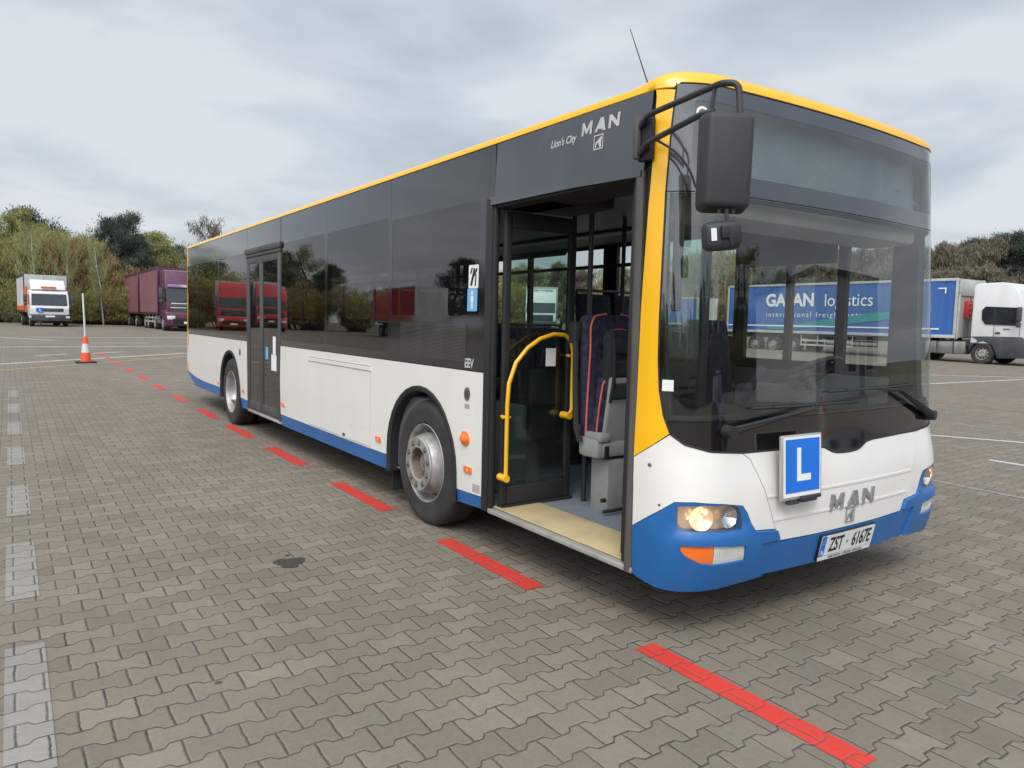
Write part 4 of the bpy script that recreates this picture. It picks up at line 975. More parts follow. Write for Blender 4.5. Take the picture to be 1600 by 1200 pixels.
# --- wheels
def wheel(x, side, front):
    w = bpy.data.objects.new('wheel', None); COL.objects.link(w); w.parent = B; w.matrix_parent_inverse = BUSM.copy(); w.location = (x, 0, .468)
    y = side*1.235; k = -side
    R_ = .478
    tp = [(.292, -.012), (.300, .003), (.325, .010), (.355, .004), (.385, .010), (.42, .010), (.452, .0), (.468, -.018), (.4775, -.045), (R_, -.08), (R_-.008, -.083), (R_-.008, -.092), (R_, -.095), (R_, -.135), (R_-.008, -.138), (R_-.008, -.147), (R_, -.15), (R_, -.20), (.466, -.225), (.43, -.24), (.30, -.235)]
    if not front: tp = [(a, b) for a, b in tp]+[(.30, -.30), (.43, -.30), (.468, -.32), (R_, -.36), (R_, -.50), (.43, -.54), (.3, -.54)]
    T = MB().lathe([(r, side*-1*0+side*h) for r, h in [(r, h) for r, h in tp]], (0, y, 0), 'Y', 72); T.build('tyre', 'tyre', w, 50)
    if front:
        rp_ = [(.290, -.235), (.285, -.06), (.292, -.012), (.300, .006), (.296, .010), (.284, .0), (.277, -.03), (.272, -.072), (.264, -.086), (.253, -.082), (.236, -.045), (.224, .0), (.216, .036), (.208, .050), (.20, .052)]
        rim = MB().lathe([(r, side*h) for r, h in rp_], (0, y, 0), 'Y', 72).build('rim', 'rim_silver', w, 40)
        dk = MB().lathe([(.204, side*.045), (.204, side*.060), (.198, side*.066), (.126, side*.066), (.120, side*.060), (.117, side*-.03)], (0, y, 0), 'Y', 48).build('hub_disc', 'rim_silver', w, 40)
        hb = MB().lathe([(.119, side*.05), (.117, side*-.02), (.088, side*-.035), (.066, side*-.02), (.058, side*.018), (.0005, side*.022)], (0, y, 0), 'Y', 32).build('hub', 'hub_rust', w, 40)
        for i in range(10):
            t = 2*PI*i/10+.2; nn = MB(); c = (.162*math.cos(t), y+side*.064, .162*math.sin(t)); nn.cyl((c[0], c[1]+side*.002, c[2]), (c[0], c[1]+side*.010, c[2]), .0165, .015, 6); nn.cyl((c[0], c[1]+side*.008, c[2]), (c[0], c[1]+side*.014, c[2]), .009, .008, 8)
            nn.build('wheel_nut', 'nut', w)
            ng = MB(); ng.cyl((c[0], c[1]-side*.002, c[2]), (c[0], c[1]+side*.0032, c[2]), .0235, .0235, 16); ng.build('nut_recess', 'rim_dark', w)
            nb = MB(); t = 2*PI*i/10; nb.cyl((.088*math.cos(t), y-side*.04, .088*math.sin(t)), (.088*math.cos(t), y-side*.005, .088*math.sin(t)), .010, n=6); nb.build('hub_bolt', 'hub_rust', w)
            t = 2*PI*(i+.5)/10+.2; d0 = Vector((math.cos(t), 0, math.sin(t))); ho = MB()
            nrm_ = (d0*.89+Vector((0, side*.46, 0))).normalized(); c = d0*.2425+Vector((0, y+side*-.060, 0)); ho.cyl(c-nrm_*.004, c+nrm_*.0030, .024, .024, 18)
            ho.build('hand_hole', 'under', w)
    else:
        rp_ = [(.290, -.235), (.285, -.06), (.292, -.012), (.300, .006), (.296, .010), (.284, .0), (.276, -.03), (.268, -.10), (.240, -.14), (.205, -.155), (.195, -.17), (.10, -.17), (.095, -.10), (.085, -.09), (.0005, -.09)]
        MB().lathe([(r, side*h) for r, h in rp_], (0, y, 0), 'Y', 72).build('rim', 'rim_silver', w, 40)
        for i in range(10):
            t = 2*PI*i/10+.2; nn = MB(); c = (.132*math.cos(t), y-side*.17, .132*math.sin(t)); nn.cyl(c, (c[0], c[1]+side*.02, c[2]), .0165, .015, 6); nn.build('wheel_nut', 'nut', w)
        for i in range(8):
            t = 2*PI*i/8; c = Vector((math.cos(t)*.235, y-side*.145, math.sin(t)*.235)); n_ = Vector((-.3*math.cos(t), side, -.3*math.sin(t))).normalized(); ho = MB(); ho.cyl(c-n_*.01, c+n_*.006, .026, .026, 14); ho.build('hand_hole', 'under', w)
for X in (-2.7, -8.575):
    for sg in (-1, 1): wheel(X, sg, X > -5)

# ================================================================== learner plate and rucksack
ls = empty('learner_sign', tuple(SP(-.44, .84, .045)), 0, 'blue square L plate in an aluminium frame fixed to the front of the bus', 'learner sign')
def flat(name, a, b, y0, y1, mt):   # in the plate's own axes: x width, z height, y depth
    mb = MB().box2((a[0], y0, a[1]), (b[0], y1, b[1]), .003); return mb
n_ = SN(-.44, .84); n_ = Vector((n_.x, n_.y, .06)).normalized(); right = Vector((0, 1, 0)); right = (right-n_*right.dot(n_)).normalized(); upv = n_.cross(right); MT = Matrix((right, -n_, upv)).transposed().to_4x4()
ls.matrix_world = Matrix.Translation(SP(-.50, .84, .045)+Vector((.018, 0, 0))) @ MT @ Matrix.Scale(.97, 4)
fm = MB(); fm.box2((-.165, -.004, -.165), (.165, .012, .172), .004); fm.build('frame', 'alu', ls)
boxo('plate', (-.150, -.008, -.150), (.150, -.0045, .162), 'white_letter', ls)
boxo('blue_field', (-.138, -.0105, -.128), (.138, -.0085, .150), 'sign_blue', ls)
lb = MB(); lb.prism([(-.050, -.070), (.062, -.070), (.062, -.035), (-.018, -.035), (-.018, .105), (-.050, .105)], 'Y', -.0125, -.011); lb.build('letter', 'white_letter', ls)
cl2 = MB(); cl2.box2((-.02, -.022, -.185), (.11, .02, -.150), .010); cl2.box2((-.11, -.012, -.19), (-.03, .02, -.172), .006); cl2.box2((.11, -.014, -.172), (.15, .012, -.155), .003); cl2.build('clamp', 'mirror_plastic', ls)

bp_ = empty('rucksack', (-1.19, -.66, 1.26), 0, 'black rucksack with padded ridges resting on the purple seat inside the door', 'rucksack')
a = MB(); a.box((-.10, .09, .02), (.10, .30, .46), .045, None, 4); a.build('bag', 'backpack', bp_)
for z in (.20, .06, -.08): MB().box((-.045, .06, z-.05), (.03, .20, .10), .013, None, 3).build('pad', 'backpack', bp_)
for y in (-.04, .20): tubeo('strap', [(-.06, y, .26), (-.02, y-.01, .12), (-.02, y-.01, -.08), (-.06, y, -.20)], .012, 'backpack', bp_, .06, 6)
tubeo('zip_pull', [(-.10, -.02, .255), (-.08, .05, .26), (-.10, .11, .255)], .004, 'coral', bp_, n=6)

# ================================================================== GROUND
def gz(x): return .5*min(max((-x-8)/42, 0), 1)
def ground_sheet(name, x0, x1, y0, y1, dz, mt, xs=None, kind='structure'):
    bm = bmesh.new(); xs = sorted(set([x0, x1]+[x for x in (-50, -8) if x0 < x < x1]+(xs or [])))
    rows = [[bm.verts.new((x, y, gz(x)+dz)) for y in (y0, y1)] for x in xs]
    for a, b in zip(rows, rows[1:]): bm.faces.new((a[0], b[0], b[1], a[1]))
    me = bpy.data.meshes.new(name); bm.to_mesh(me); bm.free(); o = link(name, me, mt); tag(o, kind=kind); return o
mt, h, b, o = newmat('verge')
p = h.pos(); c = h.ramp(h.noise(.35, 6, .65, p), (.3, (.075, .085, .03)), (.5, (.13, .115, .055)), (.7, (.19, .15, .085)))
c = h.mix(h.mr(h.noise(14, 5, .7, p), .4, .7, 0, .6), c, (.05, .06, .022)); h.set(b.inputs['Base Color'], c); b.inputs['Roughness'].default_value = .95
bp = h.n('ShaderNodeBump'); bp.inputs['Strength'].default_value = .8; bp.inputs['Distance'].default_value = .05; h.set(bp.inputs['Height'], h.noise(9, 6, .7, p)); h.t.links.new(bp.outputs[0], b.inputs['Normal']); MATS['verge'] = mt
ground_sheet('ground', -1200, 1200, -1200, 1200, -.03, 'verge')
ground_sheet('paving', -65.5, 60, -62, 72, 0, 'paving')
boxo('kerb', (-65.75, -62, .40), (-65.5, 72, .56), 'kerb_stone'); bpy.data.objects['kerb']['kind'] = 'structure'
# --- painted marks
def mark(name, pts, mt, dz=.003):
    bm = bmesh.new(); n = max(1, int(max(abs(pts[0][0]-pts[1][0]), abs(pts[0][0]-pts[2][0]))/4))
    (ax, ay), (bx, by), (cx, cy), (dx, dy) = pts           # a-b one end, d-c other end
    rows = []
    for i in range(n+1):
        t = i/n; p0 = (ax+(dx-ax)*t, ay+(dy-ay)*t); p1 = (bx+(cx-bx)*t, by+(cy-by)*t)
        rows.append([bm.verts.new((p0[0], p0[1], gz(p0[0])+dz)), bm.verts.new((p1[0], p1[1], gz(p1[0])+dz))])
    for q, w_ in zip(rows, rows[1:]): bm.faces.new((q[0], w_[0], w_[1], q[1]))
    bmesh.ops.recalc_face_normals(bm, faces=bm.faces[:])
    if bm.faces[:][0].normal.z < 0: bmesh.ops.reverse_faces(bm, faces=bm.faces[:])
    me = bpy.data.meshes.new(name); bm.to_mesh(me); bm.free(); return link(name, me, mt)
def dash(name, xa, xb, y, w, mt): return mark(name, [(xa, y-w/2), (xa, y+w/2), (xb, y+w/2), (xb, y-w/2)], mt)
ordn = ['nearest the camera', 'beside the open front door', 'just behind the front wheel', 'beside the service flap', 'beside the closed middle door', 'beside the rear wheel', 'just behind the tail of the bus']
reds = [(.85, -.27), (-1.16, -2.26), (-3.18, -4.33), (-5.27, -6.47), (-7.27, -8.48), (-9.2, -10.3)]+[(-11.35-2.09*i, -12.43-2.09*i) for i in range(7)]
words = ['second', 'third', 'fourth', 'fifth', 'sixth', 'seventh']
for i, (xa, xb) in enumerate(reds):
    y = -1.315-.012*max(0, i-4)
    o = dash('road_marking', xa, xb, y, .125, 'paint_red')
    if i < 7: lab = 'red painted dash on the paving, the one '+ordn[i]
    else: lab = 'red painted dash on the paving, %s beyond the tail of the bus' % words[i-7]
    tag(o, lab, 'road marking', 'red dashes painted along the bus')
gl_ = ['nearest the camera at the bottom left corner', 'second from the bottom along the left edge', 'third from the bottom along the left edge', 'fourth from the bottom along the left edge', 'fifth from the bottom along the left edge', 'sixth from the bottom along the left edge', 'farthest of the faded row along the left edge']
for i in range(7):
    xa = -.66-2.0*i*(1.0 if i < 2 else 1.0); xa = [-.66, -2.47, -4.41, -6.60, -8.7, -10.8, -12.9][i]; xb = xa-1.14
    tag(dash('road_marking', xa, xb, -3.79, .155, 'paint_ghost'), 'faded pale grey dash on the paving, '+gl_[i], 'road marking', 'faded dashes along the left edge')
def line(pa, pb, w, mt, lab):
    d = Vector((pb[0]-pa[0], pb[1]-pa[1])).normalized(); n = Vector((-d.y, d.x))*w/2
    tag(mark('road_marking', [(pa[0]-n.x, pa[1]-n.y), (pa[0]+n.x, pa[1]+n.y), (pb[0]+n.x, pb[1]+n.y), (pb[0]-n.x, pb[1]-n.y)], mt), lab, 'road marking')
line((-17.0, -6.0), (-25.2, 3.2), .12, 'paint_yellow', 'long yellow line crossing the paving beside the traffic cone')
line((-18.3, -7.2), (-27.9, 5.2), .16, 'paint_white', 'long white line just beyond the yellow line')
line((-28.5, -9), (-29.6, 6), .20, 'paint_white', 'long white line crossing the yard behind the cone')
line((-23.95, -3.2), (-24.78, -2.33), .14, 'paint_white', 'short white dash left of the cone between the two long lines')
line((-25.04, -1.61), (-25.65, -.71), .14, 'paint_white', 'short white dash right of the cone pole')
line((-36.73, -4.17), (-33.88, -2.28), .18, 'paint_white', 'white line slanting towards the white learner lorry')
line((-31.75, -1.17), (-31.81, 1.06), .18, 'paint_white', 'short white line behind the cone towards the purple lorry')
line((-37.0, -3.0), (-37.2, 5.0), .18, 'paint_white', 'faint white line farthest off in front of the lorries')
line((-8.6, 13), (-7.2, 40), .12, 'paint_white', 'long white line on the right beyond the bus, farthest but one')
line((-3.95, 7.0), (-1.0, 8.6), .10, 'paint_white', 'white line right of the windscreen base')
line((-1.75, 5.97), (1.5, 5.80), .10, 'paint_white', 'short white line at the right edge of the picture')
line((-1.7, 4.08), (-.5, 4.0), .09, 'paint_ghost', 'faded grey line right of the headlamp')
line((-11.6, 20), (-8.45, 25), .12, 'paint_white', 'white line in front of the white lorry cab')
for i in range(6): tag(dash('road_marking', -11.2+i*.62, -10.9+i*.62, 24.6+i*.12, .18, 'paint_red'), 'small red dash on the paving in front of the white lorry cab', 'road marking', 'small red dashes before the white cab')
# oil stain and spots
def blob(name, cx, cy, rx, ry, lab, seed):
    rn = random.Random(seed); bm = bmesh.new(); vs = []
    for i in range(28):
        t = 2*PI*i/28; k = 1+.18*math.sin(3*t+seed)+.12*rn.uniform(-1, 1); x, y = cx+rx*k*math.cos(t), cy+ry*k*math.sin(t); vs.append(bm.verts.new((x, y, gz(x)+.004)))
    f = bm.faces.new(vs); 
    if f.normal.z < 0: f.normal_flip()
    me = bpy.data.meshes.new(name); bm.to_mesh(me); bm.free(); tag(link(name, me, 'oil'), lab, 'stain')
blob('oil_stain', -2.33, -2.39, .085, .095, 'dark oil stain on the paving in front of the front wheel', 2)
blob('oil_stain', -2.47, -2.36, .012, .016, 'tiny dark spot just beyond the oil stain', 5)

# --- traffic cone with its pole
mat('cone_orange', (.86, .085, .025), .5, var=.06, vscale=5, dirt=((.25, .1, .07), .4, 6)); mat('cone_white', (.62, .61, .60), .5, var=.06)
def cone(x, y, lab, sc=1.0):
    c = empty('traffic_cone', (x, y, gz(x)+.004), 0, lab, 'traffic cone')
    MB().box((0, 0, .02), (.50, .50, .04), .015).build('base', 'black_rubber', c)
    MB().lathe([(.130, .04), (.104, .28)], (0, 0, 0), 'Z', 24).build('body', 'cone_orange', c)
    MB().lathe([(.104, .28), (.074, .52)], (0, 0, 0), 'Z', 24).build('white_band', 'cone_white', c)
    MB().lathe([(.074, .52), (.050, .72), (.03, .72)], (0, 0, 0), 'Z', 24).build('body', 'cone_orange', c)
    MB().tube([(0, 0, .5), (.0, -.01, 1.2), (.01, -.03, 1.88)], .023, 8).build('pole', 'cone_white', c)
    return c
cone(-20.8, -2.12, 'orange and white traffic cone with a tall white pole, left of the bus')
cone(6.0, 8.6, 'traffic cone with a white pole, mirrored low in the right of the windscreen')
cone(7.5, 10.6, 'traffic cone with a white pole, mirrored in the middle of the windscreen')

# ================================================================== LORRIES
mat('lorry_white', (.66, .66, .645), .35, coat=.2, var=.03, dirt=((.38, .36, .33), .35, 1.5))
mat('lorry_grey', (.045, .05, .06), .5, var=.06, dirt=((.12, .11, .10), .4, 3))
mat('lorry_purple', (.085, .018, .048), .35, coat=.3, var=.06, dirt=((.16, .08, .10), .3, 2))
mat('lorry_red', (.46, .018, .02), .3, coat=.4, var=.05)
mat('curtain_purple', (.20, .075, .09), .6, var=.10, vscale=.8, dirt=((.17, .13, .13), .55, 1.0), bump=.6, bscale=2.5)
mat('curtain_blue', (.030, .115, .37), .5, var=.06, vscale=.6, dirt=((.08, .16, .34), .3, 1.0), bump=.5, bscale=2.5)
mat('curtain_grey', (.20, .21, .215), .6, var=.08, vscale=.7, bump=.5, bscale=2.5)
mat('curtain_white', (.50, .50, .48), .6, var=.06, vscale=.7, dirt=((.3, .28, .25), .5, 1.0), bump=.5, bscale=2.5)
mat('curtain_orange', (.70, .12, .03), .5)
mat('body_light', (.46, .46, .44), .5, var=.08, dirt=((.22, .20, .18), .6, 1.6))
mat('lorry_glass', (.02, .028, .034), .06, coat=.5, var=.2)
mat('teal', (.02, .26, .27), .5); mat('lilac', (.26, .17, .32), .4)
mat('tank', (.30, .30, .29), .35, metal=.6, var=.15, vscale=4, dirt=((.12, .11, .10), .5, 4))
mat('lamp_clear', (.60, .62, .62), .15, coat=.6)
mat('extinguisher_red', (.68, .03, .04), .4)
def truck_wheel(root, x, y, r=.5, w=.32, name='wheel', rimm='rim_silver'):
    sg = 1 if y > 0 else -1
    q = bpy.data.objects.new(name, None); COL.objects.link(q); q.parent = root; q.location = (x, y, r)
    MB().lathe([(.58*r, 0), (.66*r, sg*.02), (.92*r, sg*.012), (r, -sg*.04), (r, -sg*(w-.03)), (.9*r, -sg*w), (.5*r, -sg*w)], (0, 0, 0), 'Y', 28).build('tyre', 'tyre', q, 40)
    MB().lathe([(.58*r, 0), (.54*r, -sg*.03), (.50*r, -sg*.07), (.36*r, -sg*.04), (.33*r, sg*.02), (.18*r, sg*.03), (.16*r, sg*.01), (.001, sg*.01)], (0, 0, 0), 'Y', 28).build('rim', rimm, q, 40)
    ho = MB()
    for i in range(10): t = 2*PI*i/10; ho.cyl((.43*r*math.cos(t), -sg*.075, .43*r*math.sin(t)), (.43*r*math.cos(t), -sg*.042, .43*r*math.sin(t)), .045*r*1.6, n=8)
    ho.build('hand_holes', 'under', q)
    return q
def big_cab(root, paint, lower, W_=2.5, H=3.75, roofbar=False, visor=None, grille='lorry_grey', lip='lorry_grey', wx=-1.25):
    """x forward, front at x=0"""
    h_ = W_/2
    side = [(-2.25, .95), (-2.25, H-.16), (-2.12, H-.04), (-1.1, H), (-.66, H-.07), (-.40, H-.38), (-.17, 2.62), (-.05, 1.75), (.0, 1.45), (.0, .95)]
    c = MB(); c.prism(side, 'Y', -h_, h_, .05, 3)
    for v in c.bm.verts:
        if v.co.z > 2.7: v.co.y *= 1-.055*min(1, (v.co.z-2.7)/1.0)
        if v.co.x > -.5: v.co.y *= 1-.045*min(1, (v.co.x+.5)/.5)
    c.build('cab', paint, root)
    lo = MB(); lo.prism([(-2.25, .62), (-2.25, 1.30), (-.10, 1.30), (.05, 1.1), (.07, .36), (wx+.62, .30), (wx+.58, .62), (wx+.42, .93), (wx, 1.10), (wx-.42, .93), (wx-.58, .62)], 'Y', -h_*.995, h_*.995, .03); lo.build('bumper', lower, root)
    def yz(poly, x, nm, m_, dx=.012, par=root):
        mb = MB(); mb.prism(poly, 'X', x-dx, x+dx, .004, 1); return mb.build(nm, m_, par)
    # windscreen follows the rake
    w = MB(); k = .93*h_
    pts = [(-k, 1.80), (k, 1.80), (k*.985, 2.60), (-k*.985, 2.60)]
    A = lambda y, z, e_: (-.05-(z-1.75)*.138+e_, y, z)
    w.ring([[A(y, z, .012) for y, z in pts], [A(y, z, -.02) for y, z in pts]], True, True, True); wso = w.build('windscreen', 'lorry_glass', root)
    for sy in (-.45, .25): tubeo('wiper', [A(sy, 1.80, .02), A(sy+.55, 1.92, .03)], .012, 'black_rubber', root, n=5)
    g = MB(); g.box2((-.03, -k*.86, 1.0), (.018, k*.86, 1.66), .02); go = g.build('grille', grille, root)
    for i in range(6): boxo('grille_bar', (.014, -k*.80, 1.06+i*.095), (.034, k*.80, 1.09+i*.095), lip, go)
    g = MB(); g.box2((.02, -k*.75, .46), (.085, k*.75, .80), .02); gi = g.build('lower_grille', 'under', root)
    yz([(-.26, .48), (.26, .48), (.26, .60), (-.26, .60)], .10, 'number_plate', 'plate_white', .006)
    for sy in (-1, 1):
        hb_ = MB(); hb_.box2((-.10, sy*(h_-.52), .72), (.085, sy*(h_-.06), .95), .03); hb_.build('headlight', 'lamp_clear', root)
        # side glass, door line, handle
        y0 = sy*(h_+.004)
        sg_ = MB(); sg_.prism([(-1.80, 2.06), (-1.64, 1.84), (-.32, 1.80), (-.24, 2.0), (-.36, 2.60), (-1.66, 2.66), (-1.82, 2.50)], 'Y', y0-sy*.02, y0+sy*.008, .004, 1)
        for v in sg_.bm.verts:
            if v.co.x > -.5: v.co.y *= 1-.036*min(1, (v.co.x+.5)/.5)
        sg_.build('side_window', 'lorry_glass', root)
        dl = MB(); dl.box2((-1.27, y0-.004*sy, 1.25), (-1.255, y0+.003*sy, 2.60)); dl.box2((-.235, y0*.985-.004*sy, 1.25), (-.22, y0*.985+.003*sy, 1.75)); dl.build('door_seam', 'lorry_grey', root)
        boxo('door_handle', (-1.20, y0, 1.42), (-1.0, y0+sy*.03, 1.50), 'lorry_grey', root, .01)
        mh_ = MB(); mh_.box2((-.28, sy*(h_+.10), 1.98), (-.12, sy*(h_+.34), 2.62), .05); mh_.box2((-.28, sy*(h_+.12), 1.72), (-.12, sy*(h_+.32), 1.95), .04); mh_.tube([(-.30, sy*(h_-.05), 2.55), (-.22, sy*(h_+.2), 2.60)], .02, 6); mh_.tube([(-.30, sy*(h_-.05), 1.9), (-.22, sy*(h_+.2), 1.92)], .02, 6)
        mh_.build('mirror', 'lorry_grey', root)
        for z in (.55, .90): boxo('step', (-.62, sy*(h_-.02), z), (-.30, sy*(h_+.01), z+.04), 'under', root) if False else None
    if visor:
        v_ = MB(); v_.box2((-.42, -k*.95, 2.66), (-.02, k*.95, 2.84), .03); v_.build('sun_visor', visor, root)
    if roofbar:
        for y in (-.75, -.45, .45, .75): MB().cyl((-.50, y, H-.08), (-.40, y, H-.08), .09, n=14).build('spot_lamp', 'lamp_clear', root)
        tubeo('roof_bar', [(-.5, -.95, H-.2), (-.55, -.9, H-.10), (-.55, .9, H-.10), (-.5, .95, H-.2)], .03, 'chrome', root)
    for sy in (-1, 1): truck_wheel(root, wx, sy*1.22, .5)
def box_body(root, x0, x1, z0, z1, cur, W_=2.55, front='body_light', rails='body_light', posts=0, lettering=None):
    h_ = W_/2
    bd = MB(); bd.box2((x0, -h_+.03, z0), (x1, h_-.03, z1)); bo = bd.build('cargo_body', front, root)
    for sy in (-1, 1):
        c = MB(); n = 34; y = sy*h_
        L1, L2 = x0+.10, x1-.08
        rows = []
        for j in range(2):
            z = (z0+.10, z1-.10)[j]
            rows.append([(L1+(L2-L1)*i/(n*4), y+sy*(.010*math.sin(i*PI/2+j*.4)+.006*math.sin(i*.37)), z) for i in range(n*4+1)])
        c.ring(rows, False, False, False)
        cu = c.build('curtain', cur, root)
    r_2 = MB()
    for sy in (-1, 1):
        r_2.box2((x0, sy*(h_+.012)-.03, z1-.11), (x1, sy*(h_+.012)+.03, z1+.02), .01); r_2.box2((x0, sy*(h_+.012)-.03, z0-.04), (x1, sy*(h_+.012)+.03, z0+.11), .01)
        for x in (x0+.05, x1-.05): r_2.box2((x-.06, sy*(h_+.010)-.03, z0), (x+.06, sy*(h_+.010)+.03, z1), .01)
    r_2.build('body_rail', rails, root)
    return bo
def chassis(root, x0, x1, z=1.0):
    c = MB(); 
    for sy in (-.42, .42): c.box2((x0, sy-.05, z-.28), (x1, sy+.05, z), .01)
    for i in range(6): x = x0+(x1-x0)*(i+.5)/6; c.box2((x-.05, -1.15, z-.12), (x+.05, 1.15, z-.02))
    c.build('chassis', 'lorry_grey', root)
def side_guard(root, x0, x1):
    c = MB()
    for sy in (-1, 1):
        for z in (.50, .75): c.box2((x0, sy*1.22-.015, z), (x1, sy*1.22+.015, z+.09))
        for i in range(4): x = x0+(x1-x0)*i/3; c.box2((x-.03, sy*1.20-.02, .48), (x+.03, sy*1.20+.02, 1.1))
    c.build('side_guard', 'body_light', root)
def letters(root, body, x, y, z, size, mt, xs=1.0, bold=.0, sgn=-1, name='lettering', sp=1.0, align='LEFT'):
    bm = text_bm(body, size, xs, bold, align, 0, 0, sp)
    for v in bm.verts:
        a, b_ = v.co.x, v.co.y; v.co = (x+a*(-sgn), y, z+b_)
    me = bpy.data.meshes.new(name); bm.to_mesh(me); bm.free(); return link(name, me, mt, root)

# 1 white learner lorry, left
t1 = empty('curtainside_lorry', (-54.0, -1.62, gz(-54)), math.radians(3.5), 'small white lorry with orange trim and a blue L plate at the far left', 'lorry')
def small_cab(root):
    h_ = 1.08
    side = [(-1.75, .62), (-1.75, 2.28), (-1.55, 2.36), (-.55, 2.36), (-.34, 2.22), (-.10, 1.40), (-.0, 1.20), (.0, .62)]
    c = MB(); c.prism(side, 'Y', -h_, h_, .06, 3); c.build('cab', 'lorry_white', root)
    d = MB(); d.prism([(-1.6, 2.36), (-1.6, 3.02), (-1.25, 3.06), (-.55, 2.62), (-.40, 2.38)], 'Y', -h_*.9, h_*.9, .06, 3); d.build('air_deflector', 'lorry_white', root)
    b_ = MB(); b_.box2((-.45, -h_-.02, .36), (.06, h_+.02, .80), .05, 3); b_.build('bumper', 'lorry_grey', root)
    w = MB(); k = h_*.92; A = lambda y, z, e_: (-.06-(z-1.30)*.29+e_, y, z)
    pts = [(-k, 1.38), (k, 1.38), (k*.96, 2.12), (-k*.96, 2.12)]; w.ring([[A(y, z, .03) for y, z in pts], [A(y, z, -.03) for y, z in pts]]); w.build('windscreen', 'lorry_glass', root)
    g = boxo('grille', (-.02, -.75, .98), (.03, .75, 1.20), 'lorry_grey', root, .01)
    boxo('number_plate', (.062, -.26, .62), (.07, .26, .73), 'plate_white', root)
    for sy in (-1, 1):
        boxo('headlight', (.0, sy*1.02-.14, .56), (.075, sy*1.02+.04*sy+.04, .70), 'lamp_clear', root, .01)
        m_ = MB(); m_.box2((-.25, sy*(h_+.12), 1.55), (-.12, sy*(h_+.34), 2.05), .04); m_.box2((-.25, sy*(h_+.15), 1.35), (-.12, sy*(h_+.33), 1.52), .03); m_.tube([(-.3, sy*h_, 2.0), (-.2, sy*(h_+.2), 2.05)], .02, 6); m_.build('mirror', 'lorry_grey', root)
        sg_ = MB(); sg_.prism([(-1.35, 1.45), (-.35, 1.40), (-.42, 2.05), (-1.35, 2.10)], 'Y', sy*(h_-.01), sy*(h_+.008)); sg_.build('side_window', 'lorry_glass', root)
        truck_wheel(root, -.85, sy*1.05, .40, .24)
    boxo('learner_plate', (.035, -.68, .92), (.05, -.38, 1.22), 'sign_blue', root); 
    l = MB(); l.box2((.051, -.58, .98), (.054, -.54, 1.17)); l.box2((.051, -.58, .98), (.054, -.48, 1.015)); 
    l.xform(Matrix.Identity(4)); l.build('learner_letter', 'white_letter', root)
small_cab(t1)
box_body(t1, -7.6, -1.85, .95, 3.40, 'curtain_white', 2.45, 'body_light', 'lorry_grey')
for sy in (-1, 1): boxo('orange_corner', (-1.84, sy*1.16-.07, 1.5 if sy > 0 else .95), (-1.80, sy*1.16+.07, 2.6), 'curtain_orange', t1)
boxo('orange_badge', (-.38, -.42, 2.47), (-.34, .42, 2.60), 'curtain_orange', t1)
boxo('orange_skirt', (-7.5, -1.245, .95), (-1.9, -1.235, 1.35), 'curtain_orange', t1)
chassis(t1, -7.4, -1.2, .95)
for sy in (-1, 1): truck_wheel(t1, -5.6, sy*1.13, .42, .40)

# 2 purple drawbar lorry
a_ = math.atan2(4.24-4.75, -46.5+65.4)
t2 = empty('drawbar_lorry', (-46.0, 5.22, gz(-46)), 0, 'purple lorry and trailer with faded plum curtains, parked left of the tail of the bus', 'lorry')
big_cab(t2, 'lorry_purple', 'lorry_purple', 2.5, 3.75, False, 'lilac', 'lorry_grey', 'chrome')
letters(t2, 'TRANSPED', -.0, 0, 2.75, .15, 'white_letter', 1.3, .004) if False else None
bm = text_bm('TRANS', .17, 1.5, .006)
for v in bm.verts: v.co = (-.012, v.co.x, 2.75+v.co.y)
me = bpy.data.meshes.new('visor_lettering'); bm.to_mesh(me); bm.free(); link('visor_lettering', me, 'white_letter', t2)
s_ = MB(); s_.box2((-.05, -.95, 1.64), (.03, .95, 1.72), .01); s_.box2((-.05, -.98, 1.40), (.045, .98, 1.46), .01); s_.build('grille_trim', 'chrome', t2)
box_body(t2, -10.3, -2.5, 1.05, 3.98, 'curtain_purple', 2.55, 'lorry_purple', 'lorry_purple'); box_body(t2, -18.6, -10.9, 1.05, 3.98, 'curtain_purple', 2.55, 'lorry_purple', 'lorry_purple')
chassis(t2, -10, -2, 1.05); chassis(t2, -18.4, -11, 1.05); side_guard(t2, -8.2, -3.8)
tubeo('drawbar', [(-10.2, 0, .6), (-12, 0, .7)], .06, 'lorry_grey', t2)
for x in (-4.2, -7.0, -8.35, -12.8, -16.8, -18.0):
    for sy in (-1, 1): truck_wheel(t2, x, sy*1.22, .49)
tk = MB(); 
for sy in (-1, 1): tk.box2((-3.6, sy*1.2, .45), (-2.4, sy*.7, .95), .06)
tk.build('fuel_tank', 'tank', t2)

# 3 white tractor with blue lettered trailer, right

